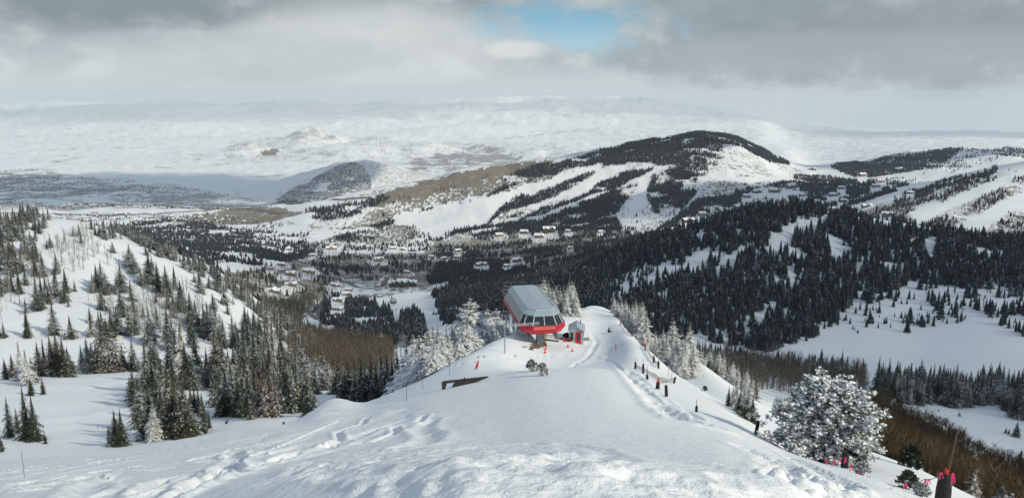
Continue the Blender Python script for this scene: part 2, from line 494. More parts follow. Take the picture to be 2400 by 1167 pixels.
for q_, pts in enumerate(([(40, 1140), (160, 1116), (300, 1098), (450, 1080), (560, 1052), (690, 1030)], [(60, 1150), (180, 1124), (320, 1106), (470, 1087), (580, 1060), (700, 1040)],
                         [(0, 1105), (140, 1086), (300, 1066), (470, 1040), (640, 1014)], [(0, 1112), (150, 1093), (310, 1073), (480, 1047), (650, 1022)],
                         [(420, 1167), (470, 1130), (540, 1105), (570, 1075), (640, 1055), (720, 1020), (800, 985)], [(330, 1160), (380, 1128), (470, 1108), (620, 1090), (700, 1060)],
                         [(760, 1050), (800, 1030), (790, 1012), (850, 995), (860, 978), (930, 960)], [(880, 1035), (930, 1015), (925, 1000), (985, 985), (1000, 968)],
                         [(1040, 860), (1130, 845), (1230, 835), (1340, 832)], [(1390, 835), (1440, 850), (1490, 900)])):
    track(pts, 0.18 if q_ < 6 else 0.24, 0.26, 0.08, 0.5, 80 + q_, 0.2)
VX, VY = project(GX, GY, GZ)
VX = np.where(GY > 1.0, VX, -9999.0)

# houses: group -> where, counted from, its photo spot, group, [(x, y, width, plan)]
HS = {
 'lodge_side': ('among the village roads', 'the lodge', (940, 665), 'houses of the near village',
   [(682, 647, 32, 3), (681, 670, 36, 2), (723, 640, 34, 1), (785, 671, 26, 1), (817, 682, 22, 0), (813, 692, 26, 1), (791, 707, 28, 3), (791, 727, 30, 1), (788, 738, 26, 2), (642, 686, 42, 2), (955, 640, 18, 0), (906, 652, 16, 0)]),
 'mid_woods': ('in the brown aspen woods', 'the lodge', (940, 665), 'houses in the aspen woods',
   [(659, 622, 22, 1), (633, 632, 16, 0), (777, 585, 32, 2), (888, 612, 28, 3), (921, 584, 18, 0), (942, 586, 16, 1), (1073, 590, 18, 0), (1011, 604, 16, 0), (1042, 607, 16, 1), (1073, 605, 18, 0), (677, 586, 18, 1), (731, 600, 16, 0)]),
 'ridge_foot': ('under the middle ridge', 'the lift station', (1250, 700), 'houses at the foot of the middle ridge',
   [(1212, 614, 28, 3), (1128, 623, 32, 2), (1189, 626, 20, 0), (1287, 544, 36, 3), (1332, 544, 16, 0), (1229, 547, 24, 1), (1264, 557, 28, 1), (1170, 554, 22, 0), (1337, 583, 16, 0), (1406, 545, 14, 0)]),
 'upper': ('in the upper village', 'the ridge peak', (1650, 315), 'houses of the upper village',
   [(1613, 520, 36, 2), (1647, 505, 26, 1), (1571, 541, 20, 0), (1730, 489, 28, 1), (1780, 477, 30, 2), (1831, 477, 34, 3), (1774, 452, 28, 2), (1814, 451, 30, 1), (1854, 442, 32, 3), (1750, 463, 22, 0), (1700, 500, 20, 0)]),
 'east': ('at the valley head', 'the far forested ridge', (2150, 360), 'houses at the valley head',
   [(1952, 460, 24, 1), (1975, 474, 22, 0), (2053, 439, 22, 1), (2065, 428, 20, 0), (2134, 454, 16, 0), (2031, 486, 30, 2), (1952, 494, 26, 1), (2080, 508, 32, 3), (1903, 399, 22, 2), (1972, 443, 18, 0), (2021, 413, 20, 0), (1880, 460, 18, 0), (1915, 475, 20, 1)]),
}
# ------------------------------------------------------------------ ground cover: r brush and painted hill shade, g scrub speckle, b fields and villages, a trodden dirt
COVER = np.zeros((NR, NC, 4), np.float32)
_jx = 14 * fbm(GX / np.maximum(GY * 0.012, 1), np.log(np.maximum(GY, 1)) * 70, 61, 3)
_jy = 7 * fbm(GX / np.maximum(GY * 0.012, 1), np.log(np.maximum(GY, 1)) * 70, 62, 3)


def paint(ch, val, poly, d0=0, d1=1e9):
    m = inpoly(VX + _jx, VY + _jy, poly) & (GY > d0) & (GY < d1)
    COVER[..., ch][m] = val


# brown aspen floors
for v, poly, d0, d1 in (
    (0.75, [(540, 640), (760, 600), (1000, 590), (1080, 620), (1000, 680), (800, 650), (760, 700), (560, 760), (480, 690)], 600, 2300),
    (0.9, [(620, 700), (680, 690), (720, 740), (700, 770), (600, 730)], 500, 1500),
    (0.85, [(680, 805), (930, 800), (935, 900), (820, 950), (700, 900)], 200, 640),
    (0.75, [(1000, 545), (1400, 535), (1430, 600), (1200, 650), (1000, 600)], 900, 2600),
    (0.5, [(1700, 835), (2030, 870), (2040, 930), (1760, 960)], 200, 520),
    (1.0, [(2030, 930), (2090, 950), (2200, 1000), (2290, 1060), (2400, 1095), (2600, 1130), (2700, 1600), (2050, 1400), (2010, 1060)], 100, 390),
        (0.85, [(880, 455), (1000, 424), (1100, 398), (1300, 370), (1290, 392), (1130, 432), (1000, 464), (860, 490)], 2500, 3900),
    (0.62, [(1040, 500), (1130, 470), (1230, 440), (1210, 470), (1120, 520), (1040, 535)], 2300, 3900),
    (0.6, [(900, 545), (980, 505), (1040, 500), (1010, 540), (930, 565)], 2300, 3600),
    (0.75, [(1100, 505), (1250, 430), (1420, 385), (1430, 395), (1290, 450), (1200, 500)], 2300, 3900),
    (0.7, [(740, 555), (860, 525), (960, 495), (1000, 480), (990, 500), (880, 545), (760, 570)], 2300, 3500),
    (0.8, [(400, 520), (520, 490), (620, 480), (720, 500), (700, 540), (560, 545), (440, 530)], 2900, 4800),
    (0.65, [(1000, 545), (1130, 520), (1150, 545), (1050, 580), (1000, 570)], 1800, 3000),
    (0.55, [(1830, 500), (2000, 480), (2150, 460), (2160, 520), (1990, 530), (1860, 520)], 1000, 2300),
    (0.55, [(1620, 430), (1760, 415), (1720, 470), (1640, 465)], 2300, 3900),
):
    paint(0, v, poly, d0, d1)
# brush on far hills, partly painted shade of their flanks; then scrub speckle
for v, poly, d0, d1 in ((0.58, [(838, 378), (905, 386), (1060, 414), (980, 448), (880, 452), (872, 425)], 4900, 6600), (0.6, [(640, 328), (700, 308), (740, 297), (748, 318), (700, 330)], 9000, 12000), (0.5, [(520, 352), (560, 328), (650, 322), (650, 336), (560, 356)], 7800, 9800), (0.85, [(610, 352), (652, 345), (648, 364), (614, 370)], 7000, 9800),  # last polygon here is a shadow patch put into the ground colour
                        (0.5, [(790, 330), (860, 322), (900, 330), (860, 338)], 7500, 12500), (0.55, [(1340, 345), (1362, 340), (1385, 362), (1350, 366)], 6500, 9500), (0.45, [(0, 330), (60, 312), (128, 282), (130, 288), (50, 330)], 9000, 20000), (0.5, [(320, 320), (390, 318), (480, 322), (400, 332)], 9000, 16000)):
    paint(0, v, poly, d0, d1)
for v, poly, d0, d1 in (
    (0.57, [(700, 560), (760, 480), (1000, 410), (1300, 360), (1560, 330), (1700, 330), (1860, 390), (1950, 430), (1880, 470), (1700, 530), (1400, 570), (1000, 580), (740, 590)], 2200, 4300),
    (0.68, [(760, 560), (900, 480), (1100, 430), (1300, 390), (1330, 420), (1200, 490), (1050, 550), (900, 575)], 2200, 3900),
    (0.62, [(825, 376), (905, 384), (1080, 415), (1000, 450), (870, 450)], 4800, 6600),
    (0.50, [(560, 480), (800, 370), (900, 370), (1080, 420), (1000, 450), (800, 480)], 4800, 6600),
    (0.55, [(500, 390), (540, 330), (740, 298), (1000, 330), (1300, 335), (1380, 365), (1000, 400), (700, 380)], 7000, 12000),
    (0.30, [(90, 600), (200, 540), (420, 640), (560, 720), (600, 800), (300, 800), (100, 700)], 225, 470),
    (0.60, [(1960, 520), (2120, 460), (2330, 400), (2500, 390), (2500, 560), (2200, 570)], 1000, 2300),
    (0.60, [(560, 770), (640, 740), (760, 640), (1080, 640), (1000, 700), (820, 700), (700, 770), (620, 790)], 600, 1800),
    (0.5, [(1200, 300), (1800, 300), (2400, 330), (2400, 400), (1800, 400)], 4600, 20000),
):
    paint(1, v, poly, d0, d1)
for v, poly, d0, d1 in (
    (0.48, [(-400, 240), (1700, 240), (1700, 420), (1200, 520), (-400, 540)], 3800, 26000),
    (0.70, [(-300, 405), (140, 405), (330, 430), (620, 470), (560, 500), (-300, 520)], 3600, 8000),
    (0.74, [(1040, 360), (1120, 340), (1180, 350), (1260, 385), (1120, 405), (960, 400), (960, 375)], 6000, 13000),
    (0.68, [(60, 510), (500, 495), (700, 520), (620, 560), (300, 560), (180, 530)], 2400, 4600),
    (0.55, [(-300, 300), (330, 320), (560, 380), (480, 400), (-300, 370)], 7000, 16000),
):
    paint(2, v, poly, d0, d1)
# ploughed-clean ski runs
RUNS = [
 ([(905, 520), (935, 500), (1060, 478), (1200, 445), (1320, 410), (1400, 388), (1420, 392), (1330, 425), (1215, 470), (1160, 510), (1100, 545), (1000, 572), (960, 560), (1000, 545), (935, 525)], 2300, 3900),
 ([(1240, 485), (1340, 440), (1410, 395), (1520, 388), (1525, 393), (1440, 400), (1380, 440), (1345, 460), (1350, 445), (1250, 490)], 2300, 3900),
 ([(1345, 462), (1380, 430), (1425, 405), (1445, 395), (1455, 405), (1400, 430), (1370, 458)], 2300, 3900),
 ([(1456, 540), (1478, 490), (1488, 450), (1505, 420), (1530, 405), (1528, 430), (1518, 455), (1520, 490), (1490, 540)], 2200, 3900),
 ([(1100, 548), (1300, 485), (1420, 445), (1500, 410), (1560, 388), (1575, 392), (1500, 425), (1420, 455), (1300, 497), (1110, 557)], 2200, 3900),
 ([(1630, 405), (1760, 415), (1880, 418), (1890, 425), (1760, 425), (1630, 412)], 2300, 4100),
 ([(1780, 365), (1810, 380), (1850, 418), (1835, 420), (1790, 385)], 2300, 4100),
 ([(740, 545), (900, 535), (960, 500), (990, 490), (940, 520), (860, 545), (740, 562)], 2300, 3600),
 ([(2120, 500), (2260, 450), (2400, 395), (2500, 400), (2400, 420), (2270, 480), (2150, 530)], 1300, 2300),
 ([(2220, 545), (2330, 480), (2400, 450), (2500, 440), (2500, 500), (2380, 500), (2280, 560)], 1000, 2300),
 ([(600, 745), (700, 760), (930, 735), (900, 700), (960, 685), (1020, 690), (1030, 760), (960, 800), (940, 830), (915, 800), (740, 800), (620, 775)], 500, 1500),
]
for poly, d0, d1 in RUNS:
    for ch in (0, 1, 2):
        paint(ch, 0.0, poly, d0, d1)
for (_w, _a, (_ax, _ay), _g, _l) in HS.values():
    for (hx, hy, hw, _p) in _l:
        r = np.hypot((VX - hx) / (hw * 1.0), (VY - hy - 3) / (hw * 0.32))
        COVER[..., :3][(r < 1) & (GY > 600)] = 0
# earth scraped bare round the lift pier
for (cx, cy, rx, ry, v) in ((1262, 808, 26, 9, 0.8), (1235, 812, 18, 5, 0.55), (1330, 800, 22, 4, 0.35)):
    r = np.hypot((VX - cx) / rx, (VY - cy) / ry)
    COVER[..., 3] = np.maximum(COVER[..., 3], np.where((GY > 80) & (GY < 150), v * (1 - smooth(0.5, 1.1, r)), 0))


def grid_mesh(name, X, Y, Zv):
    r, c = X.shape
    me = bpy.data.meshes.new(name)
    co = np.stack([X, Y, Zv], -1).reshape(-1, 3).astype(np.float32)
    i = np.arange(r * c).reshape(r, c)
    q = np.stack([i[:-1, :-1], i[:-1, 1:], i[1:, 1:], i[1:, :-1]], -1).reshape(-1, 4).astype(np.int32)
    me.vertices.add(len(co)); me.vertices.foreach_set('co', co.ravel())
    me.loops.add(q.size); me.loops.foreach_set('vertex_index', q.ravel())
    me.polygons.add(len(q))
    me.polygons.foreach_set('loop_start', np.arange(0, q.size, 4, dtype=np.int32))
    me.polygons.foreach_set('loop_total', np.full(len(q), 4, np.int32))
    me.polygons.foreach_set('use_smooth', np.ones(len(q), bool))
    me.update(calc_edges=True)
    return me


def tag(o, label, cat=None, group=None, kind=None):
    o['label'] = label
    if cat: o['category'] = cat
    if group: o['group'] = group
    if kind: o['kind'] = kind
    return o


me = grid_mesh('snow_terrain', GX, GY, GZ)
ca = me.color_attributes.new('cover', 'FLOAT_COLOR', 'POINT')
ca.data.foreach_set('color', COVER.reshape(-1))
na = me.attributes.new('close', 'FLOAT', 'POINT')
na.data.foreach_set('value', (1 - smooth(25, 110, GY)).ravel().astype(np.float32))

m, nt, b = node_mat('snow_ground')
pos = N(nt, 'ShaderNodeNewGeometry').outputs['Position']
at = N(nt, 'ShaderNodeAttribute', attribute_name='cover')
sep = N(nt, 'ShaderNodeSeparateColor'); nt.links.new(at.outputs['Color'], sep.inputs[0])
cl = N(nt, 'ShaderNodeAttribute', attribute_name='close').outputs['Fac']
br, sp, fl = sep.outputs[0], sep.outputs[1], sep.outputs[2]
n_s = noise_n(nt, pos, 0.30, 4, 0.6)
n_m = noise_n(nt, pos, 0.045, 4, 0.6)
n_l = noise_n(nt, pos, 0.006, 5, 0.62)
n_xl = noise_n(nt, pos, 0.0016, 5, 0.6)
snow = mix_rgb(nt, n_m, (0.78, 0.80, 0.83), (0.85, 0.86, 0.87))
# brush floor and the shade painted on far hills
th = math_n(nt, 'SUBTRACT', 1.0, br)
fb = sstep(nt, 0.0, 0.28, math_n(nt, 'SUBTRACT', math_n(nt, 'ADD', math_n(nt, 'MULTIPLY', n_m, 0.55), math_n(nt, 'MULTIPLY', n_s, 0.45)), math_n(nt, 'ADD', math_n(nt, 'MULTIPLY', th, 0.75), 0.10)))
brown = mix_rgb(nt, n_s, (0.10, 0.075, 0.05), (0.27, 0.22, 0.165))
col = mix_rgb(nt, math_n(nt, 'MULTIPLY', fb, sstep(nt, 0.02, 0.2, br)), snow, brown)
# scrub speckle
sc = N(nt, 'ShaderNodeVectorMath', operation='MULTIPLY'); nt.links.new(pos, sc.inputs[0]); sc.inputs[1].default_value = (1, 0.35, 1)
n_sp = noise_n(nt, sc.outputs[0], 0.085, 5, 0.72)
n_d = math_n(nt, 'MULTIPLY', n_l, 0.5)
fs = sstep(nt, 0.56, 0.68, math_n(nt, 'ADD', math_n(nt, 'ADD', n_sp, math_n(nt, 'SUBTRACT', n_d, 0.25)), math_n(nt, 'MULTIPLY', math_n(nt, 'SUBTRACT', sp, 0.5), 0.9)))
col = mix_rgb(nt, math_n(nt, 'MULTIPLY', fs, sstep(nt, 0.05, 0.3, sp)), col, (0.20, 0.18, 0.15))
# fields and villages far below
n_f = math_n(nt, 'ADD', math_n(nt, 'MULTIPLY', n_l, 0.55), math_n(nt, 'MULTIPLY', n_xl, 0.45))
f_f = sstep(nt, 0.54, 0.62, math_n(nt, 'ADD', n_f, math_n(nt, 'MULTIPLY', math_n(nt, 'SUBTRACT', fl, 0.55), 0.55)))
n_g = noise_n(nt, pos, 0.028, 4, 0.75)
f_f = math_n(nt, 'MULTIPLY', f_f, sstep(nt, 0.36, 0.60, math_n(nt, 'ADD', n_g, math_n(nt, 'MULTIPLY', math_n(nt, 'SUBTRACT', fl, 0.5), 0.5))))
col = mix_rgb(nt, math_n(nt, 'MULTIPLY', math_n(nt, 'MULTIPLY', f_f, sstep(nt, 0.05, 0.3, fl)), 0.74), col, mix_rgb(nt, n_m, (0.07, 0.07, 0.08), (0.22, 0.195, 0.17)))
# scraped earth
n_e = noise_n(nt, pos, 1.6, 4, 0.65)
fe = sstep(nt, 0.40, 0.60, math_n(nt, 'ADD', n_e, math_n(nt, 'MULTIPLY', math_n(nt, 'SUBTRACT', at.outputs['Alpha'], 0.5), 0.5)))
col = mix_rgb(nt, math_n(nt, 'MULTIPLY', fe, sstep(nt, 0.1, 0.4, at.outputs['Alpha'])), col, (0.16, 0.12, 0.09))
nt.links.new(col, b.inputs['Base Color'])
b.inputs['Roughness'].default_value = 0.75
b.inputs['Specular IOR Level'].default_value = 0.25
hb = math_n(nt, 'ADD', noise_n(nt, pos, 9.0, 4, 0.65), math_n(nt, 'MULTIPLY', noise_n(nt, pos, 1.4, 3, 0.5), 1.6))
bp = N(nt, 'ShaderNodeBump'); bp.inputs['Distance'].default_value = 0.05
nt.links.new(math_n(nt, 'MULTIPLY', cl, 0.8), bp.inputs['Strength']); nt.links.new(hb, bp.inputs['Height'])
nt.links.new(bp.outputs[0], b.inputs['Normal'])
me.materials.append(m)
terrain = bpy.data.objects.new('terrain', me); COL.objects.link(terrain)
tag(terrain, 'snow covered ski slopes, valley and mountains', None, None, 'structure')

# ------------------------------------------------------------------ air
hz = bpy.data.meshes.new('haze')
bmh = bmesh.new(); bmesh.ops.create_cube(bmh, size=1.0); bmh.to_mesh(hz); bmh.free()
haze = bpy.data.objects.new('haze', hz); COL.objects.link(haze)
zb = float(GZ.min()) - 1.0; ztop = max(14.0, float(GZ.max()) + 2.0)
haze.scale = (64000, 27500, ztop - zb)
haze.location = (0, 13000, (zb + ztop) / 2)
m = bpy.data.materials.new('haze'); m.use_nodes = True; nt = m.node_tree; nt.nodes.clear()
o = N(nt, 'ShaderNodeOutputMaterial'); v = N(nt, 'ShaderNodeVolumePrincipled')
v.inputs['Color'].default_value = (0.83, 0.905, 0.97, 1)
v.inputs['Density'].default_value = 2.7e-5
v.inputs['Anisotropy'].default_value = 0.0
nt.links.new(v.outputs[0], o.inputs['Volume'])
hz.materials.append(m)
tag(haze, 'pale winter haze lying over the far valley', None, None, 'stuff')

# ------------------------------------------------------------------ sky and sun
SUN_AZ, SUN_EL = math.radians(122), math.radians(31)
w = bpy.data.worlds.new('World'); scene.world = w; w.use_nodes = True
nt = w.node_tree; nt.nodes.clear()
out = N(nt, 'ShaderNodeOutputWorld'); bg = N(nt, 'ShaderNodeBackground')
sky = N(nt, 'ShaderNodeTexSky', sky_type='NISHITA'); sky.sun_disc = False
sky.sun_elevation = SUN_EL; sky.sun_rotation = SUN_AZ; sky.altitude = 2800; sky.dust_density = 1.0
tc = N(nt, 'ShaderNodeTexCoord'); d = tc.outputs['Generated']
sx = N(nt, 'ShaderNodeSeparateXYZ'); nt.links.new(d, sx.inputs[0])
az = math_n(nt, 'ARCTAN2', sx.outputs[0], sx.outputs[1]); el = math_n(nt, 'ARCSINE', sx.outputs[2])
cv = N(nt, 'ShaderNodeCombineXYZ'); nt.links.new(math_n(nt, 'MULTIPLY', az, 1.0), cv.inputs[0]); nt.links.new(math_n(nt, 'MULTIPLY', el, 1.7), cv.inputs[1])
c1 = noise_n(nt, cv.outputs[0], 5.5, 7, 0.55); c2 = noise_n(nt, cv.outputs[0], 13.0, 8, 0.6)
cl = math_n(nt, 'ADD', math_n(nt, 'MULTIPLY', c1, 0.58), math_n(nt, 'MULTIPLY', c2, 0.42))
DEG = math.pi / 180


def blob(a0, e0, ra, re, warp=0.9, lo=0.15, hi=1.5):
    """soft patch of sky round azimuth a0, elevation e0 (degrees)"""
    da = math_n(nt, 'DIVIDE', math_n(nt, 'SUBTRACT', az, a0 * DEG), ra * DEG)
    de = math_n(nt, 'DIVIDE', math_n(nt, 'SUBTRACT', el, e0 * DEG), re * DEG)
    r2 = math_n(nt, 'ADD', math_n(nt, 'MULTIPLY', da, da), math_n(nt, 'MULTIPLY', de, de))
    r2 = math_n(nt, 'ADD', r2, math_n(nt, 'MULTIPLY', math_n(nt, 'SUBTRACT', c2, 0.5), warp * 3))
    return math_n(nt, 'SUBTRACT', 1.0, sstep(nt, lo, hi, r2))


# cloud deck: brighter towards the horizon and overhead, grey between
base = mix_rgb(nt, sstep(nt, 0.9 * DEG, 5.2 * DEG, el), (0.58, 0.645, 0.67), (0.385, 0.445, 0.475))
base = mix_rgb(nt, sstep(nt, 7 * DEG, 28 * DEG, el), base, (0.262, 0.322, 0.375))
k = mix_rgb(nt, sstep(nt, 0.38, 0.62, cl), (0.70, 0.725, 0.75), (1.30, 1.27, 1.23))
k = mix_rgb(nt, sstep(nt, 0.2 * DEG, 2.6 * DEG, el), (1.0, 1.0, 1.0), k)
mu = N(nt, 'ShaderNodeMix'); mu.data_type = 'RGBA'; mu.blend_type = 'MULTIPLY'; mu.inputs[0].default_value = 1
nt.links.new(base, mu.inputs[6]); nt.links.new(k, mu.inputs[7])
c = mu.outputs[2]
for (a0, e0, ra, re, colr, op) in (
    (-26, 5.4, 11, 1.6, (0.25, 0.30, 0.335), 0.8), (-14, 6.2, 6, 1.6, (0.36, 0.40, 0.42), 0.5), (-9, 3.2, 10, 2.6, (0.66, 0.69, 0.69), 0.8), (-19, 2.2, 14, 1.8, (0.50, 0.56, 0.585), 0.6),
    (16, 3.6, 9, 3.4, (0.29, 0.35, 0.385), 0.75), (27, 3.2, 11, 3.4, (0.29, 0.34, 0.37), 0.7), (22, 2.3, 16, 1.6, (0.40, 0.46, 0.50), 0.6)):
    c = mix_rgb(nt, math_n(nt, 'MULTIPLY', blob(a0, e0, ra, re), op), c, colr)
gap = blob(3.9, 4.4, 5.6, 1.6, 2.6, -0.4, 2.0)
blue = mix_rgb(nt, sstep(nt, 2.8 * DEG, 5.6 * DEG, el), (0.42, 0.62, 0.73), (0.23, 0.47, 0.64))
c = mix_rgb(nt, math_n(nt, 'MULTIPLY', gap, 0.95), c, blue)
c = mix_rgb(nt, math_n(nt, 'MULTIPLY', blob(0.2, 2.9, 2.2, 0.7), 0.8), c, (0.72, 0.74, 0.74))
sk = N(nt, 'ShaderNodeMix'); sk.data_type = 'RGBA'; sk.blend_type = 'ADD'
nt.links.new(c, sk.inputs[6])
nz = N(nt, 'ShaderNodeVectorMath', operation='SCALE'); nz.inputs['Scale'].default_value = 0.06
nt.links.new(sky.outputs[0], nz.inputs[0]); nt.links.new(nz.outputs[0], sk.inputs[7])
nt.links.new(sstep(nt, 9 * DEG, 35 * DEG, el), sk.inputs[0])
nt.links.new(sk.outputs[2], bg.inputs['Color']); bg.inputs['Strength'].default_value = 1.0
nt.links.new(bg.outputs[0], out.inputs['Surface'])

sd = bpy.data.lights.new('sun', 'SUN'); sun = bpy.data.objects.new('sun', sd); COL.objects.link(sun)
sd.energy = 3.15; sd.angle = math.radians(0.5); sd.color = (1.0, 0.935, 0.74)
dv = Vector((math.sin(SUN_AZ) * math.cos(SUN_EL), math.cos(SUN_AZ) * math.cos(SUN_EL), math.sin(SUN_EL)))
sun.rotation_euler = dv.to_track_quat('Z', 'Y').to_euler()
sun.location = (300, -100, 300)

scene.view_settings.view_transform = 'Standard'
scene.view_settings.look = 'None'
scene.view_settings.exposure = 0.0
scene.view_settings.gamma = 1.0
scene.view_settings.use_curve_mapping = False
cy = scene.cycles
cy.max_bounces = 5; cy.diffuse_bounces = 3; cy.glossy_bounces = 2; cy.volume_bounces = 1; cy.transparent_max_bounces = 12
cy.use_denoising = True
cy.sample_clamp_indirect = 4.0
# ------------------------------------------------------------------ mesh helpers
def mesh_from(name, verts, tris, mats, midx=None, smooth_f=False):
    """triangles from arrays"""
    me = bpy.data.meshes.new(name)
    v = np.asarray(verts, np.float32).reshape(-1, 3); t = np.asarray(tris, np.int32).reshape(-1, 3)
    me.vertices.add(len(v)); me.vertices.foreach_set('co', v.ravel())
    me.loops.add(t.size); me.loops.foreach_set('vertex_index', t.ravel())
    me.polygons.add(len(t))
    me.polygons.foreach_set('loop_start', np.arange(0, t.size, 3, dtype=np.int32))
    me.polygons.foreach_set('loop_total', np.full(len(t), 3, np.int32))
    if smooth_f:
        me.polygons.foreach_set('use_smooth', np.ones(len(t), bool))
    if midx is not None:
        me.polygons.foreach_set('material_index', np.asarray(midx, np.int32))
    for mm in mats:
        me.materials.append(mm)
    me.update(calc_edges=True)
    return me


class MB:
    """collects boxes, tubes, prisms and lofts; build() links them as one mesh object"""
    def __init__(self):
        self.v, self.f, self.m = [], [], []

    def add(self, verts, faces, mi=0):
        o = len(self.v)
        self.v += [tuple(q) for q in verts]
        self.f += [tuple(o + i for i in f) for f in faces]
        self.m += [mi] * len(faces)
        return self

    def box(self, c, s, mi=0, rz=0.0, M=None):
        x, y, z = (q / 2 for q in s)
        vs = [Vector((a * x, b_ * y, d_ * z)) for a in (-1, 1) for b_ in (-1, 1) for d_ in (-1, 1)]
        R = M if M is not None else Matrix.Rotation(rz, 3, 'Z')
        vs = [R @ q + Vector(c) for q in vs]
        return self.add(vs, [(0, 1, 3, 2), (4, 6, 7, 5), (0, 4, 5, 1), (2, 3, 7, 6), (0, 2, 6, 4), (1, 5, 7, 3)], mi)

    def tube(self, pts, r, mi=0, n=7, r1=None, cap=True):
        pts = [Vector(p) for p in pts]
        k = len(pts)
        rs = [r + ((r1 if r1 is not None else r) - r) * i / max(1, k - 1) for i in range(k)]
        vs = []
        for i, p in enumerate(pts):
            dd = (pts[min(i + 1, k - 1)] - pts[max(i - 1, 0)]).normalized()
            a = dd.cross(Vector((0, 0, 1)) if abs(dd.z) < 0.9 else Vector((1, 0, 0))).normalized(); b_ = dd.cross(a)
            vs += [p + (a * math.cos(2 * math.pi * j / n) + b_ * math.sin(2 * math.pi * j / n)) * rs[i] for j in range(n)]
        fs = [(i * n + j, i * n + (j + 1) % n, (i + 1) * n + (j + 1) % n, (i + 1) * n + j) for i in range(k - 1) for j in range(n)]
        if cap:
            fs += [tuple(range(n))[::-1], tuple((k - 1) * n + j for j in range(n))]
        return self.add(vs, fs, mi)

    def loft(self, rings, mi=0, caps=(True, True), closed=True):
        n = len(rings[0]); vs = [p for r in rings for p in r]
        fs = []
        for i in range(len(rings) - 1):
            for j in range(n if closed else n - 1):
                fs.append((i * n + j, i * n + (j + 1) % n, (i + 1) * n + (j + 1) % n, (i + 1) * n + j))
        if caps[0]: fs.append(tuple(range(n))[::-1])
        if caps[1]: fs.append(tuple((len(rings) - 1) * n + j for j in range(n)))
        return self.add(vs, fs, mi)

    def mesh(self, name, mats):
        me = bpy.data.meshes.new(name)
        me.from_pydata([tuple(q) for q in self.v], [], self.f)
        for mm in (mats if isinstance(mats, (list, tuple)) else [mats]):
            me.materials.append(mm)
        me.polygons.foreach_set('material_index', np.asarray(self.m, np.int32))
        me.update()
        return me

    def build(self, name, mats, parent=None, smooth_f=False, bevel=0.0):
        me = self.mesh(name, mats)
        bmx = bmesh.new(); bmx.from_mesh(me)
        bmesh.ops.recalc_face_normals(bmx, faces=bmx.faces[:])
        if bevel:
            es = [e for e in bmx.edges if len(e.link_faces) == 2 and e.calc_face_angle(0) > 0.5]
            bmesh.ops.bevel(bmx, geom=es, offset=bevel, segments=2, affect='EDGES', clamp_overlap=True)
        bmx.to_mesh(me); bmx.free()
        if smooth_f:
            me.polygons.foreach_set('use_smooth', np.ones(len(me.polygons), bool))
        return link(name, me, parent)


def link(name, me, parent=None):
    o = bpy.data.objects.new(name, me); COL.objects.link(o)
    if parent is not None:
        o.parent = parent
    return o


def empty(name, loc, rz=0.0):
    o = bpy.data.objects.new(name, None); COL.objects.link(o)
    o.location = loc; o.rotation_euler = (0, 0, rz)
    o.empty_display_size = 0.3
    return o


def copy_tree(o, parent=None):
    c = o.copy(); COL.objects.link(c)
    if parent is not None:
        c.parent = parent
    for ch in [q for q in o.children]:
        copy_tree(ch, c)
    return c


# ------------------------------------------------------------------ tree materials
GREEN = (0.022, 0.034, 0.026)
OLIVE = (0.040, 0.042, 0.022)
M_DARK = snow_needles('fir_needles_dark', GREEN, 0.86, 1.25, 2.2)
M_DUST = snow_needles('fir_needles_dusted', (0.036, 0.044, 0.027), 0.88, 1.4, 2.4)
M_OLIVE = snow_needles('fir_needles_olive', OLIVE, 0.84, 1.35, 2.4, brown=(0.055, 0.048, 0.028))
M_FROST = snow_needles('fir_needles_frosted', (0.135, 0.128, 0.085), 0.42, 1.15, 2.6)
M_FROSTC = snow_needles('fir_needles_rimed', (0.12, 0.122, 0.10), 0.22, 1.0, 2.6)
M_BROWN = snow_needles('dead_needles', (0.085, 0.052, 0.032), 0.75, 1.25, 2.4)
M_BARK = snow_needles('fir_bark', (0.075, 0.055, 0.042), 1.1, 1.5, 4.0)
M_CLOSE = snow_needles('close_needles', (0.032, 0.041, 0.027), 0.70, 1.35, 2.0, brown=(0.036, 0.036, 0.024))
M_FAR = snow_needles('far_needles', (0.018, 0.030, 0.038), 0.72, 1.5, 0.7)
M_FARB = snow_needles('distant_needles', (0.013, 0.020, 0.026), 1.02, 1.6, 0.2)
M_TWIG = plain('aspen_twigs', (0.105, 0.085, 0.064), 0.9, 0, 0.35, 0.4, 0.1)
M_PALE = plain('pale_twigs', (0.26, 0.24, 0.21), 0.9, 0, 0.3, 0.4, 0.1)
M_TWIGB = plain('brush_twigs', (0.085, 0.06, 0.032), 0.9, 0, 0.35, 0.3, 0.1)
M_POLE = plain('aspen_bark', (0.36, 0.34, 0.30), 0.9, 0, 0.25, 0.8, 0.1)


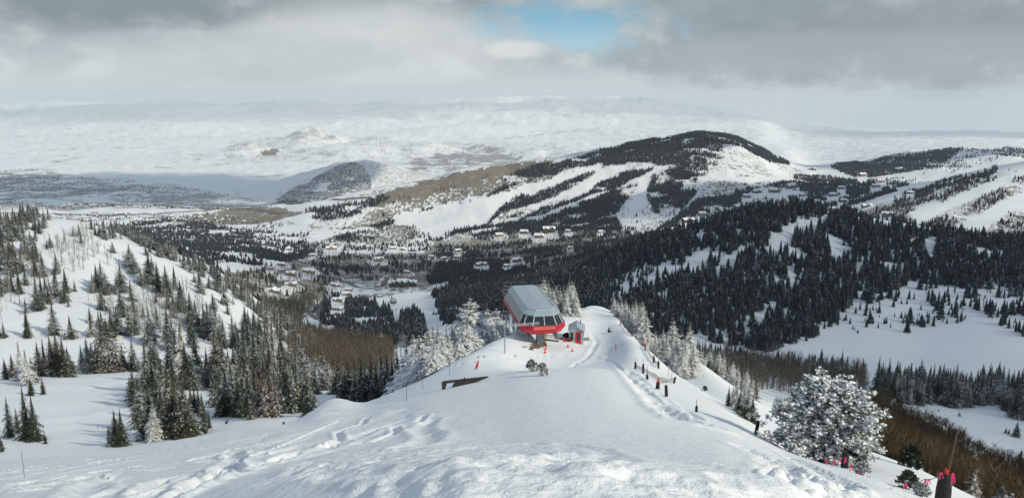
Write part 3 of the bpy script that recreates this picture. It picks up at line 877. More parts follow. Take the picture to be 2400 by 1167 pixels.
def fir_crown(seed, R=0.17, levels=30, nb=8, spire=0.9, droop=0.35, base=0.05, jag=1.0, ns=5):
    """unit-height crown: whorls of drooping feathered boughs"""
    r_ = np.random.RandomState(seed)
    V, T = [], []
    for i in range(levels):
        f = i / (levels - 1)
        z0 = base + (0.985 - base) * f ** 0.92
        rad = R * max(0.03, (1 - f)) ** spire * (0.72 + 0.5 * r_.rand())
        if f < 0.10: rad *= 0.75
        n = max(4, int(round(nb * (1 - 0.45 * f))))
        off = r_.rand() * 6.28
        for j in range(n):
            if r_.rand() < 0.07: continue
            a = off + 6.283 * (j + 0.35 * (r_.rand() - 0.5)) / n
            L = rad * (0.75 + 0.5 * r_.rand())
            if r_.rand() < 0.07: L *= 1.3
            dz = -L * (droop + 0.35 * (1 - f) + 0.3 * (r_.rand() - 0.5)) if f < 0.85 else L * 0.3
            ca, sa = math.cos(a), math.sin(a)
            wid = L * (0.36 + 0.16 * r_.rand())
            ax = []
            for k in range(ns + 1):
                q = k / ns
                ax.append((ca * L * q, sa * L * q, z0 + dz * q ** 1.4 + 0.010 * (r_.rand() - .5)))
            o = len(V); V += ax
            for k in range(ns):
                q = (k + 0.75) / ns
                wk = wid * (1 - abs(q - 0.45) * 1.25) * (0.7 + 0.6 * r_.rand()) * jag
                px, py, pz = ax[k + 1]
                for s in (-1, 1):
                    V.append((px - sa * wk * s + ca * L * .04, py + ca * wk * s + sa * L * .04, pz - wk * (0.35 + 0.5 * r_.rand())))
                    T.append((o + k, o + k + 1, len(V) - 1) if s < 0 else (o + k + 1, o + k, len(V) - 1))
    # dark inner core so the stem does not show sky
    o = len(V); m_ = 6
    for (zz, rr) in ((base, R * .30), (0.5, R * .17), (1.0, 0.002)):
        for j in range(m_):
            V.append((math.cos(6.283 * j / m_) * rr, math.sin(6.283 * j / m_) * rr, zz))
    for l in range(2):
        for j in range(m_):
            a_, b_ = o + l * m_ + j, o + l * m_ + (j + 1) % m_
            T += [(a_, b_, b_ + m_), (a_, b_ + m_, a_ + m_)]
    return np.array(V), np.array(T)


def trunk_mesh(name, r=0.016, top=0.9, lean=0.0, mat=None, seed=0):
    b_ = MB(); b_.tube([(0, 0, -0.06), (lean * .3, 0, 0.3), (lean, 0, top)], r, n=7, r1=r * 0.25)
    return b_.mesh(name, mat or M_BARK)


def pine_crown(seed, n=60, R=0.26):
    """rounder, clumpy crown of limber pine"""
    r_ = np.random.RandomState(seed); V, T = [], []
    for i in range(n):
        f = r_.rand() ** 0.8
        z = 0.22 + 0.76 * f
        rr = R * math.sin(min(1, (1.05 - f) * 1.25) * 1.5) ** 0.7 * (0.4 + 0.6 * r_.rand() ** .5)
        a = r_.rand() * 6.283
        c = np.array((math.cos(a) * rr, math.sin(a) * rr, z))
        s = 0.055 + 0.04 * r_.rand()
        for k in range(16):
            d_ = r_.normal(size=3); d_ /= np.linalg.norm(d_); d_[2] = d_[2] * .6 + .25
            e_ = np.cross(d_, r_.normal(size=3)); e_ /= np.linalg.norm(e_) + 1e-6
            o = len(V); V += [tuple(c + d_ * s * .1), tuple(c + d_ * s + e_ * s * .35), tuple(c + d_ * s * 1.1 - e_ * s * .35)]
            T.append((o, o + 1, o + 2))
    return np.array(V), np.array(T)


FIRV = {}
for nm, mat, kw in (
    ('dark', M_DARK, dict(R=0.165)), ('dust', M_DUST, dict(R=0.15)), ('olive', M_OLIVE, dict(R=0.17)),
    ('frost', M_FROST, dict(R=0.135)), ('rime', M_FROSTC, dict(R=0.20, nb=9)), ('brown', M_BROWN, dict(R=0.13, nb=6, jag=0.7))):
    FIRV[nm] = []
    for s in range(4):
        vt = fir_crown(100 + s * 7 + len(nm) * 31, levels=26 + 3 * (s % 2), droop=0.25 + 0.1 * s, spire=0.75 + 0.12 * s, **kw)
        FIRV[nm].append((mesh_from('crown', *vt, [mat]), trunk_mesh('trunk', 0.016)))
FIRV['pine'] = [(mesh_from('crown', *pine_crown(900 + s), [M_DARK]), trunk_mesh('trunk', 0.022, 0.85, 0.02)) for s in range(3)]
ONE = {}
for nm, mat in (('dark', M_DARK), ('dust', M_DUST), ('olive', M_OLIVE), ('far', M_FAR)):
    ONE[nm] = [mesh_from('fir', *fir_crown(300 + s, R=0.17, levels=15, nb=7, spire=0.75 + .1 * s, base=0.02), [mat]) for s in range(4)]

TREES = []          # every tree that stands as a thing of its own: dict(x, y, z, h, w, kind, clump, parts)


def plant(x, ytop, D, kind, clump, w=1.0, hmin=2.0):
    p, h = spot(x, ytop, D)
    TREES.append(dict(p=p, h=max(h, hmin), w=w * (2.15 if kind == 'rime' else 1.75 if kind == 'frost' else 1.42), kind=kind, clump=clump, parts=True, px=x, pt=ytop))


def row(kind, clump, items, w=1.0):
    for it in items:
        plant(it[0], it[1], it[2], kind if len(it) < 5 else it[4], clump, it[3] * w if len(it) > 3 else w)


# clump: (what it is called in a label, landmark it is counted from with its photo x, group)
CLUMP = {}


def clump(key, noun, where, anchor, ax, group):
    CLUMP[key] = (noun, where, anchor, ax, group)


clump('edge_w', 'snow dusted fir', 'in the small group beside the bowl', 'the frame edge', 0, 'firs by the groomed bowl')
row('dust', 'edge_w', [(12, 928, 108), (35, 955, 112, .8), (49, 903, 104), (70, 922, 103), (103, 1010, 101, .9), (0, 1022, 92)])
clump('bowl_pair', 'snow dusted fir', 'in the lone trio on the bowl', 'the open snow', 0, 'firs standing alone in the bowl')
row('dust', 'bowl_pair', [(252, 990, 100, .9), (265, 958, 96, 1.2), (279, 956, 95, 1.15)])
clump('bowl_front', 'fir', 'in the stand on the slope lip', 'the groomed bowl', 250, 'firs along the lip of the slope')
row('dust', 'bowl_front', [(307, 862, 140, 1.2), (318, 882, 114, 1.1), (328, 950, 100, 1.0), (345, 898, 101, 1.1), (360, 880, 104, 1.0, 'dust'), (373, 905, 99, 1.2, 'dust'),
                           (388, 858, 103, 1.1, 'olive'), (402, 880, 100, 1.3, 'olive'), (425, 898, 98, 1.35, 'olive'), (440, 945, 97, 1.2, 'olive'), (355, 940, 97, 1.1, 'frost')])
clump('snag', 'wind torn pine', 'with bare stem near the lip stand', 'the lip stand', 440, 'torn pines near the stumps')
row('dust', 'snag', [(472, 922, 100, 0.75), (487, 955, 104, 0.8), (480, 985, 98, .9)])
clump('young', 'young fir', 'in the short row of young trees', 'the lip stand', 440, 'young firs on open snow')
row('dark', 'young', [(444, 905, 128, 1.2), (453, 906, 126, 1.0), (462, 907, 124, .9), (470, 922, 121, 1.1)])
clump('bowl_mid', 'fir', 'in the stand behind the lip stand', 'the groomed bowl', 250, 'firs above the groomed bowl')
row('dust', 'bowl_mid', [(335, 795, 158, 1.1), (352, 840, 148, 1.1), (370, 832, 146, 1.1, 'olive'), (362, 855, 140), (345, 860, 142, .9), (376, 850, 143, .9, 'olive'), (382, 905, 128, .9)])
clump('mid_top', 'fir', 'on the shelf under the brushy hillside', 'the groomed bowl', 300, 'firs on the shelf under the hillside')
row('dust', 'mid_top', [(390, 782, 185, .8, 'dark'), (408, 770, 172, 1.2), (419, 752, 170, 1.3, 'frost'), (430, 800, 160, 1.2), (453, 780, 178, 1.35, 'dark'), (446, 838, 160, 1.1, 'dark'),
                        (481, 812, 168, 1.0), (500, 768, 165, 1.2, 'olive'), (510, 775, 168, 1.3, 'olive'), (495, 862, 132, .9), (518, 800, 160, 1.1, 'olive'), (400, 830, 158, 1.2), (532, 815, 178, .9, 'dark')])
clump('bowl_east', 'fir', 'in the dense stand by the stumps', 'the dark stumps', 531, 'dense stand by the dark stumps')
row('dust', 'bowl_east', [(512, 880, 119, 1.1), (525, 865, 121, 1.2), (538, 848, 120, 1.2), (552, 866, 117, 1.1), (566, 905, 112, 1.2, 'dust'), (578, 872, 116, 1.0, 'dust'), (590, 845, 119, 1.0, 'brown'),
                           (600, 866, 112, .9, 'brown'), (609, 838, 118, .9, 'brown'), (618, 872, 110, 1.1, 'brown'), (630, 852, 112, 1.0, 'brown'), (642, 880, 110, 1.1, 'brown'), (655, 868, 118, 1.1), (668, 836, 120, 1.1, 'dust'),
                           (680, 860, 117, 1.0, 'dust'), (692, 850, 118, 1.25), (703, 868, 119, 1.1), (713, 858, 118, 1.2, 'dust'), (722, 888, 117, 1.1, 'olive'), (585, 920, 108, 1.3)])
clump('bowl_back', 'fir', 'in the shaded wood behind the stumps', 'the brushy hillside', 520, 'shaded wood behind the stand')
row('olive', 'bowl_back', [(545, 800, 190, 1.2, 'dark'), (558, 775, 200, 1.2, 'dark'), (570, 790, 185, 1.2), (580, 765, 205, 1.3, 'dark'), (592, 780, 195, 1.3, 'dark'), (604, 765, 210, 1.3, 'dark'), (616, 790, 190, 1.2), (628, 800, 180, 1.2),
                           (640, 815, 175, 1.2, 'brown'), (652, 805, 180, 1.2), (664, 820, 170, 1.2, 'brown'), (676, 800, 180, 1.2), (690, 815, 175, 1.2), (706, 805, 180, 1.3, 'dark'), (718, 830, 165, 1.3, 'dark'), (735, 822, 168, 1.5), (752, 815, 175, 1.6), (768, 835, 165, 1.4)])
clump('edge_back', 'fir', 'in the row heading the groomed bowl', 'the frame edge', 0, 'firs along the head of the bowl')
row('olive', 'edge_back', [(8, 838, 190, 1.1), (24, 828, 195, 1.1), (40, 798, 185, 1.1, 'frost'), (56, 818, 175, 1.2, 'frost'), (70, 835, 180, 1.2), (84, 800, 200, 1.2), (97, 792, 200, 1.1, 'brown'), (113, 784, 198, 1.1), (127, 780, 198, 1.2), (142, 790, 195, 1.3), (155, 812, 192, 1.3),
                           (97, 885, 160, 1.2, 'dust'), (68, 880, 158, 1.0, 'dust')])
clump('hill_foot', 'fir', 'at the foot of the brushy hillside', 'the groomed bowl', 150, 'firs along the foot of the hillside')
row('dark', 'hill_foot', [(187, 806, 218, 1.0, 'dust'), (200, 792, 214, 1.1), (211, 800, 216, 1.0), (234, 752, 208, 1.5, 'olive'), (246, 745, 210, 1.5, 'olive'), (222, 800, 214, .9), (283, 804, 214, 1.0), (290, 826, 212, .9), (306, 790, 210, 1.0), (315, 820, 208, 1.1)])
clump('gully', 'fir', 'in the dark wood under the ridge', 'the lift ridge', 960, 'dark wood under the lift ridge')
row('dark', 'gully', [(790, 845, 150, 1.3), (806, 868, 132, 1.4), (816, 850, 128, 1.4), (830, 872, 122, 1.4), (845, 838, 130, 1.2), (857, 846, 124, 1.2), (868, 838, 132, 1.1), (880, 850, 120, 1.2, 'dust'), (893, 832, 130, 1.1), (906, 828, 128, 1.2),
                      (918, 842, 120, 1.1), (930, 820, 128, 1.1), (942, 832, 118, 1.1), (952, 806, 126, 1.1), (962, 822, 115, 1.1)])
clump('ridge_w', 'fir', 'in the white stand past the timber frame', 'the timber frame', 1200, 'rimed firs beside the lift station')
row('rime', 'ridge_w', [(968, 782, 112, 1.0), (982, 785, 108, 1.1), (1003, 766, 115, 1.05), (1014, 765, 118, 1.05), (1026, 764, 112, 1.05), (1046, 768, 110, 1.0), (1036, 792, 102, 1.0), (1060, 758, 112, 1.05), (1016, 800, 98, 1.0),
                        (1079, 724, 122, 1.05), (1088, 712, 124, 1.05), (1103, 698, 120, 1.15), (1114, 706, 122, 1.05), (1095, 740, 110, 1.2), (1075, 790, 104, 1.1), (1112, 770, 112, 1.2), (1130, 775, 116, 1.0), (1144, 724, 138, 1.05), (1163, 722, 140, 1.05), (1152, 760, 125, 1.1), (1132, 752, 128, 1.05), (1175, 765, 130, 1.0), (990, 812, 100, 1.0), (1186, 745, 140, 1.05), (976, 805, 104, 1.1), (1000, 790, 106, 1.0), (1024, 785, 108, 1.1), (1050, 785, 108, 1.1), (1066, 770, 112, 1.0), (1085, 752, 116, 1.1), (1122, 740, 122, 1.0), (1140, 765, 124, 1.0), (1162, 760, 130, 1.0)])
clump('ridge_e', 'fir', 'in the clump behind the station roof', 'the lift station', 1260, 'frosted firs behind the station roof')
row('frost', 'ridge_e', [(1274, 648, 150, 1.3), (1287, 658, 148, 1.3), (1296, 672, 144, 1.2), (1304, 668, 148, 1.2), (1313, 669, 146, 1.2), (1321, 665, 151, 1.1), (1328, 668, 144, 1.2), (1334, 654, 150, 1.2), (1341, 656, 146, 1.2), (1346, 660, 151, 1.1), (1350, 674, 144, 1.2)])
clump('fence_n', 'fir', 'in the clump behind the upper net', 'the upper net', 1440, 'frosted firs behind the upper net fence')
row('frost', 'fence_n', [(1440, 692, 158, 1.2), (1448, 700, 150, 1.2), (1457, 697, 152, 1.1), (1467, 701, 148, 1.2), (1475, 712, 142, 1.1), (1483, 706, 146, 1.1), (1491, 699, 148, 1.1), (1500, 705, 142, 1.2), (1507, 704, 140, 1.1), (1516, 730, 132, 1.2)])
clump('fence_s', 'fir', 'in the big stand beside the padded posts', 'the padded posts', 1540, 'frosted stand beside the padded posts')
row('frost', 'fence_s', [(1528, 786, 116, 1.1), (1537, 772, 114, 1.1), (1546, 780, 110, 1.1), (1555, 766, 112, 1.2), (1564, 778, 107, 1.1), (1572, 758, 110, 1.1), (1579, 746, 110, 1.2), (1588, 772, 104, 1.2), (1598, 764, 112, .9, 'dark'), (1607, 782, 100, 1.2), (1618, 754, 102, 1.5),
                         (1600, 810, 96, 1.3), (1584, 815, 98, 1.2), (1560, 812, 103, 1.2), (1626, 800, 97, 1.2)])
clump('below_e', 'fir', 'in the thicket past the big stand', 'the big stand', 1630, 'thicket down the shaded slope')
row('frost', 'below_e', [(1645, 814, 170, 1.1), (1656, 820, 172, 1.1), (1666, 812, 176, 1.1), (1676, 822, 168, 1.2, 'brown'), (1687, 815, 174, 1.1), (1698, 822, 170, 1.1), (1708, 832, 165, 1.2, 'brown'), (1719, 845, 160, 1.2), (1730, 850, 158, 1.2, 'brown'), (1741, 858, 150, 1.2, 'brown'), (1752, 862, 148, 1.2), (1763, 870, 140, 1.2, 'brown'), (1775, 866, 144, 1.2, 'brown'),
                         (1640, 850, 140, 1.2, 'dust'), (1660, 856, 138, 1.2, 'dust'), (1680, 866, 128, 1.2, 'dust')])
clump('slope_e', 'fir', 'in the clump by the big snowy pine', 'the big pine', 1800, 'frosted firs next to the big pine')
row('frost', 'slope_e', [(1708, 930, 66, 1.0, 'dust'), (1718, 915, 66, 1.2), (1729, 893, 66, 1.2), (1738, 905, 64, 1.2), (1747, 897, 63, 1.1), (1758, 896, 62, 1.2), (1766, 925, 58, 1.3, 'dust'), (1752, 930, 58, 1.3, 'dust'), (1735, 940, 60, 1.3, 'dust')])
clump('valley_e', 'fir', 'among the brown brush of the gully', 'the corner post', 2215, 'firs scattered in the brown gully')
row('dark', 'valley_e', [(2180, 1034, 190, 1.4), (2288, 1052, 200, 1.3), (2140, 1072, 60, 2.0), (2375, 1150, 60, 1.6), (2010, 1100, 40, 1.6)], 1.0)
row('dust', 'valley_e', [(2290, 1085, 75, 1.3, 'brown'), (2352, 1128, 55, 1.6, 'dust')])
clump('lone_snow', 'fir', 'alone on the shaded snowfield', 'the packed row', 2230, 'lone firs on the shaded snowfield')
row('dark', 'lone_snow', [(2250, 962, 345, 1.3), (2359, 1000, 318, 1.2), (2366, 1003, 316, 1.1), (2386, 985, 312, 1.5), (2395, 1050, 275, 1.3), (2200, 962, 352, 1.0)])
clump('run_pair', 'fir', 'alone on the valley run', 'the mountain lodge', 940, 'lone conifers on the valley run')
row('dark', 'run_pair', [(918, 690, 1160, 1.6), (924, 694, 1150, 1.0), (750, 745, 640, 1.3), (1016, 725, 900, 1.5), (1022, 727, 890, 1.5)])

# ------------------------------------------------------------------ woods: scatter in the world, kept where the photo has forest
SC = []      # arrays of x, y, z, h, kind


def scatter(poly, d0, d1, dens, h0, h1, kind='far', holes=(), t0=-0.75, t1=0.75, clumpy=0.0, cs=40.0, seed=1, near_part=False):
    r_ = np.random.RandomState(seed)
    xs = [q[0] for q in poly]
    t0 = max(t0, (min(xs) - 1200) / FPX * 1.07 - 0.03); t1 = min(t1, (max(xs) - 1200) / FPX * 1.07 + 0.03)
    A = (t1 - t0) * (d1 * d1 - d0 * d0) / 2
    n = int(A * dens)
    D = np.sqrt(r_.rand(n) * (d1 * d1 - d0 * d0) + d0 * d0); t = t0 + (t1 - t0) * r_.rand(n)
    X = t * D; z = height(X, D)
    px, py = project(X, D, z)
    cs_ = np.maximum(D * .05, 12.)
    jx = 5 * (r_.rand(n) - .5) + 22 * fbm(X / cs_, D / cs_ * .5, seed + 70, 3); jy = 4 * (r_.rand(n) - .5) + 12 * fbm(X / cs_, D / cs_ * .5, seed + 80, 3)
    k = inpoly(px + jx, py + jy, poly)
    for hpoly in holes:
        k &= ~inpoly(px + jx, py + jy, hpoly)
    if clumpy:
        k &= (fbm(X / cs, D / cs, seed + 3, 3) + 0.25 * (r_.rand(n) - .5)) > (clumpy - 0.5)
    for (_w, _a, _q, _g, _l) in HS.values():
        for (hx, hy, hw, _p) in _l:
            k &= ~((np.abs(px - hx) < hw * .62) & (py > hy - 2) & (py < hy + hw * .42 + 6) & (D > 600))
    k &= ~((np.abs(px - 944) < 40) & (py > 668) & (py < 690))
    h = h0 + (h1 - h0) * r_.rand(n) ** 1.4
    h = np.where(r_.rand(n) < 0.2, h * 0.55, h); h = np.where(r_.rand(n) < 0.06, h * 1.25, h)
    k &= visible(X, D, z + h)
    SC.append((X[k], D[k], z[k], h[k], np.full(k.sum(), kind), r_.rand(k.sum())))
    return k.sum()


GLADES = [[(1795, 600), (1808, 560), (1850, 528), (1880, 512), (1945, 512), (1932, 536), (1870, 552), (1835, 582)],
          [(1690, 600), (1750, 568), (1745, 590), (1700, 640), (1672, 650)], [(1592, 640), (1612, 600), (1668, 588), (1688, 604), (1640, 655)],
          [(1850, 640), (1870, 625), (1880, 650), (1858, 700)], [(1960, 745), (2020, 690), (2030, 740), (1980, 780)], [(1730, 790), (1745, 740), (1760, 750), (1745, 800)],
          [(2000, 640), (2020, 600), (2030, 610), (2010, 660)], [(2150, 560), (2180, 555), (2170, 620), (2150, 600)]]
B_ALL = [(1200, 700), (1290, 660), (1360, 640), (1440, 590), (1560, 545), (1720, 500), (1800, 482), (1880, 480), (2000, 512), (2080, 540), (2200, 550), (2420, 572), (2600, 580), (2600, 700), (2400, 690), (2300, 670), (2200, 672), (2130, 665), (2080, 690), (2020, 715), (1960, 755), (1900, 795), (1800, 822), (1730, 815), (1640, 800), (1500, 790), (1400, 740)]
THIN = [[(1430, 660), (1520, 620), (1580, 625), (1560, 665), (1500, 700), (1420, 735)]]
scatter(B_ALL, 470, 1100, 1 / 12., 8, 16, 'far', GLADES + THIN, clumpy=0.15, cs=20, seed=2)
scatter(THIN[0], 470, 1000, 1 / 60., 7, 12, 'far', seed=3)
SPARSE = [(1960, 755), (2020, 715), (2080, 690), (2200, 672), (2400, 690), (2600, 700), (2600, 800), (2400, 790), (2300, 760), (2200, 760), (2110, 790), (1990, 775)]
scatter(SPARSE, 470, 800, 1 / 34., 6, 14, 'far', clumpy=0.48, cs=22, seed=4)
scatter(SPARSE, 470, 800, 1 / 120., 3, 7, 'far', seed=44)
FRONT = [(2050, 920), (2080, 905), (2200, 900), (2300, 905), (2420, 915), (2600, 930), (2600, 1000), (2400, 985), (2340, 965), (2280, 945), (2200, 950), (2120, 945)]
scatter(FRONT, 290, 440, 1 / 15., 11, 16, 'far', seed=5)
scatter([(1790, 830), (2030, 872), (2030, 900), (1900, 900), (1790, 870)], 330, 520, 1 / 90., 8, 14, 'far', seed=6)
scatter([(1640, 790), (1800, 830), (1790, 900), (1640, 860)], 250, 520, 1 / 40., 8, 13, 'far', seed=7)
# centre of the valley
RUNH = [RUNS[-1][0], [(960, 660), (1000, 640), (1040, 760), (1010, 800), (985, 700)], [(880, 640), (1000, 640), (1000, 690), (880, 690)], [(1000, 600), (1030, 600), (1010, 650), (1000, 640)]]
scatter([(1000, 600), (1100, 600), (1260, 640), (1450, 580), (1600, 550), (1420, 660), (1280, 720), (1180, 740), (1040, 760), (1015, 700), (1000, 650)], 600, 1900, 1 / 22., 8, 15, 'far', RUNH, clumpy=0.30, cs=70, seed=8)
scatter([(985, 545), (1200, 520), (1450, 535), (1500, 550), (1400, 600), (1200, 650), (1000, 640)], 1400, 2700, 1 / 90., 8, 15, 'far', RUNH, clumpy=0.50, cs=90, seed=9)
scatter([(700, 545), (1000, 545), (1000, 640), (880, 650), (760, 640), (700, 600)], 1300, 2700, 1 / 140., 8, 15, 'far', RUNH, clumpy=0.52, cs=80, seed=10)
scatter([(200, 540), (420, 520), (560, 535), (700, 545), (740, 600), (620, 620), (520, 610), (480, 640), (400, 610), (280, 570)], 600, 3000, 1 / 80., 8, 15, 'far', clumpy=0.38, cs=90, seed=11)
scatter([(560, 640), (760, 600), (900, 640), (760, 740), (600, 730)], 600, 1600, 1 / 220., 7, 13, 'far', clumpy=0.5, cs=60, seed=12)
scatter([(750, 700), (800, 690), (890, 715), (915, 730), (918, 775), (800, 775), (745, 760)], 600, 1400, 1 / 30., 9, 15, 'far', clumpy=0.3, cs=40, seed=13)
scatter([(800, 820), (815, 790), (860, 765), (925, 775), (930, 815), (850, 815)], 450, 900, 1 / 25., 9, 14, 'far', clumpy=0.25, cs=30, seed=14)
scatter([(942, 775), (950, 735), (975, 730), (995, 745), (1005, 800), (1000, 850), (960, 850)], 500, 1200, 1 / 22., 9, 15, 'far', seed=15)
scatter([(560, 770), (640, 760), (740, 800), (740, 860), (640, 850), (560, 830)], 230, 500, 1 / 45., 8, 13, 'far', seed=16)
scatter([(620, 750), (690, 745), (710, 770), (640, 785)], 400, 900, 1 / 40., 8, 12, 'far', seed=17)
# the middle ridge
EH = [r[0] for r in RUNS[:8]]
for s, (poly, dn, cl_) in enumerate((
    ([(1230, 400), (1320, 385), (1400, 360), (1500, 340), (1580, 322), (1650, 315), (1720, 320), (1790, 348), (1845, 385), (1800, 380), (1740, 348), (1695, 342), (1660, 345), (1600, 385), (1540, 388), (1430, 390), (1330, 400), (1290, 430), (1150, 475), (1100, 490), (1180, 440)], 45., 0.16),
    ([(1600, 390), (1640, 352), (1690, 345), (1690, 380), (1650, 420), (1590, 420)], 75., 0.36),
    ([(1250, 455), (1380, 395), (1440, 388), (1410, 412), (1345, 445), (1240, 488), (1100, 540), (1000, 570), (1080, 530), (1120, 515)], 52., 0.26),
    ([(1360, 458), (1440, 402), (1545, 388), (1500, 412), (1420, 447), (1340, 475), (1100, 550), (1000, 575), (1240, 500)], 38., 0.15),
    ([(1545, 412), (1500, 420), (1480, 450), (1440, 505), (1455, 540), (1300, 540), (1110, 560), (1240, 497), (1350, 470), (1450, 435)], 44., 0.33),
    ([(1540, 395), (1615, 400), (1620, 440), (1590, 485), (1535, 500), (1515, 450)], 50., 0.32),
    ([(1550, 540), (1650, 470), (1720, 438), (1770, 438), (1700, 485), (1620, 525), (1590, 545)], 55., 0.2),
    ([(1690, 470), (1850, 420), (1950, 425), (2110, 440), (2110, 475), (1980, 495), (1850, 490), (1720, 500)], 80., 0.46),
    ([(700, 505), (800, 478), (900, 455), (920, 462), (830, 500), (740, 525)], 70., 0.30),
    ([(770, 555), (880, 530), (960, 498), (1010, 478), (1000, 490), (900, 535), (800, 562)], 70., 0.3),
    ([(820, 520), (1000, 440), (1300, 380), (1300, 440), (1100, 520), (900, 560), (760, 580)], 1400., 0.5))):
    scatter(poly, 2200, 4200, 1.9 / dn, 9, 15, 'far', EH, clumpy=cl_, cs=75, seed=30 + s)
scatter([(1480, 500), (1700, 430), (1720, 460), (1600, 540), (1480, 545)], 2200, 3300, 1 / 1500., 9, 14, 'far', seed=45)
scatter([(1950, 392), (2050, 370), (2150, 356), (2250, 350), (2210, 378), (2150, 402), (2085, 425), (2000, 412)], 3300, 4500, 1 / 60., 9, 15, 'far', clumpy=0.12, cs=80, seed=46)
scatter([(2150, 402), (2250, 350), (2330, 345), (2420, 352), (2420, 372), (2300, 372), (2200, 392)], 3000, 4600, 1 / 260., 8, 14, 'far', clumpy=0.45, cs=80, seed=66)
scatter([(2000, 412), (2085, 425), (2210, 385), (2300, 385), (2200, 420), (2100, 445)], 2900, 4200, 1 / 420., 8, 14, 'far', clumpy=0.4, cs=80, seed=67)
scatter([(1850, 405), (2110, 425), (2120, 450), (1880, 440)], 2600, 4200, 1 / 130., 8, 14, 'far', clumpy=0.45, cs=90, seed=47)
scatter([(2090, 468), (2240, 420), (2345, 395), (2345, 408), (2240, 440), (2110, 482)], 1500, 2400, 1 / 40., 8, 13, 'far', clumpy=0.2, cs=50, seed=48)
scatter([(1990, 500), (2140, 470), (2250, 435), (2400, 395), (2600, 380), (2600, 560), (2400, 560), (2200, 560), (2050, 530)], 1000, 2300, 1 / 75., 7, 13, 'far', [RUNS[8][0], RUNS[9][0]], clumpy=0.46, cs=70, seed=49)
# scattered trees and cottonwoods on the flats
scatter([(60, 510), (500, 500), (720, 540), (620, 570), (300, 560)], 2400, 4600, 1 / 420., 7, 12, 'far', clumpy=0.5, cs=150, seed=60)
scatter([(-100, 405), (140, 405), (560, 460), (700, 480), (560, 500), (-100, 515)], 3700, 7600, 1 / 420., 7, 11, 'far', clumpy=0.60, cs=420, seed=61)
scatter([(640, 470), (700, 430), (790, 386), (835, 380), (872, 425), (868, 455), (800, 474), (690, 476)], 4800, 6500, 1 / 16., 4, 7, 'far', clumpy=0.22, cs=90, seed=62)  # dark scrub packed dense to stand in for shade on the pyramid hill
scatter([(590, 470), (820, 378), (900, 380), (1040, 415), (900, 460)], 4800, 6600, 1 / 450., 3, 5, 'far', clumpy=0.4, cs=120, seed=63)
scatter([(490, 860), (620, 850), (745, 850), (740, 985), (600, 985), (520, 985)], 102, 215, 1 / 14., 4, 7.5, 'far', seed=71)
scatter([(300, 880), (400, 850), (440, 900), (430, 1000), (330, 1010)], 98, 170, 1 / 26., 4, 7, 'far', seed=72)
# the brushy hillside
scatter([(-60, 515), (60, 500), (125, 520), (100, 560), (90, 640), (60, 640), (-60, 640)], 260, 470, 1 / 26., 7, 11, 'far', seed=50, near_part=True)
scatter([(-60, 640), (90, 640), (200, 690), (260, 740), (330, 790), (200, 800), (60, 790), (-60, 790)], 225, 430, 1 / 36., 6, 14, 'dust', clumpy=0.46, cs=13, seed=51, near_part=True)
scatter([(120, 530), (260, 545), (420, 630), (560, 700), (620, 760), (560, 770), (420, 690), (300, 610), (190, 560)], 260, 470, 1 / 40., 5, 11, 'far', clumpy=0.50, cs=13, seed=52, near_part=True)
scatter([(100, 640), (420, 660), (540, 760), (500, 800), (330, 790)], 225, 400, 1 / 300., 6, 12, 'far', seed=53, near_part=True)
scatter([(140, 520), (260, 545), (420, 630), (540, 690), (600, 740), (700, 800), (760, 800), (640, 740), (520, 650), (380, 590), (250, 540)], 330, 620, 1 / 22., 6, 11, 'far', seed=54)
for q in ((222, 617, 345, 1.7), (233, 612, 347, 1.7), (214, 640, 340, 1.7), (245, 640, 340, 1.6), (125, 626, 330, 1.6), (278, 612, 345, 1.5), (388, 720, 270, 1.5), (346, 722, 275, 1.5), (352, 780, 240, 1.5), (278, 668, 310, 1.5), (298, 715, 285, 1.4), (270, 718, 285, 1.5),
          (187, 540, 400, 1.2), (115, 550, 390, 1.2), (108, 560, 388, 1.0), (128, 590, 360, 1.2), (345, 590, 360, 1.7), (300, 570, 380, 1.7), (310, 590, 372, 1.8), (262, 565, 395, 1.8), (365, 612, 350, 1.5), (385, 620, 345, 1.4), (420, 655, 325, 1.5), (442, 682, 310, 1.6), (455, 700, 300, 1.5),
          (483, 705, 300, 1.4), (492, 712, 295, 1.4), (503, 720, 290, 1.5), (475, 715, 292, 1.5), (443, 722, 275, 1.0), (542, 738, 285, 1.2), (520, 740, 280, 1.0)):
    plant(q[0], q[1], q[2], 'dark', 'hill', q[3] * 0.85)
clump('hill_top', 'fir', 'on the top of the brushy hillside', 'the frame edge', 0, 'firs on top of the brushy hillside')
clump('hill_low', 'fir', 'low on the brushy hillside by the frame', 'the frame edge', 0, 'firs low on the brushy hillside')
clump('hill_low_east', 'fir', 'low on the brushy hillside toward the gully', 'the gully', 560, 'firs low on the hillside toward the gully')
clump('ridge_n', 'fir', 'in the white stand beside the station', 'the lift station', 1200, 'white firs beside the station')
clump('valley_w', 'fir', 'in the gully wood beside the hillside', 'the hillside', 480, 'firs in the gully wood')
clump('hill', 'fir', 'on the middle of the brushy hillside', 'the hill foot', 120, 'conifers on the brushy hillside')

SX = [np.concatenate([s[i] for s in SC]) for i in range(6)]
# the largest in view become things of their own
pxh = SX[3] * FPX / SX[1]
ppx, ppy = project(SX[0], SX[1], SX[2])
inframe = (ppx > 0) & (ppx < 2400)
score = np.where(inframe, pxh, 0) + RNG.rand(len(pxh)) * 2
order = np.argsort(-score)
N_EXTRA = 130
ind = order[:N_EXTRA]
rest = order[N_EXTRA:]


def where_of(x, y, D):
    if D > 280 and x > 2000 and y > 880: return 'front_row'
    if x > 1900: return 'far_slope'
    if x > 1600: return 'far_slope'
    if x < 600: return 'hill'
    return 'valley'


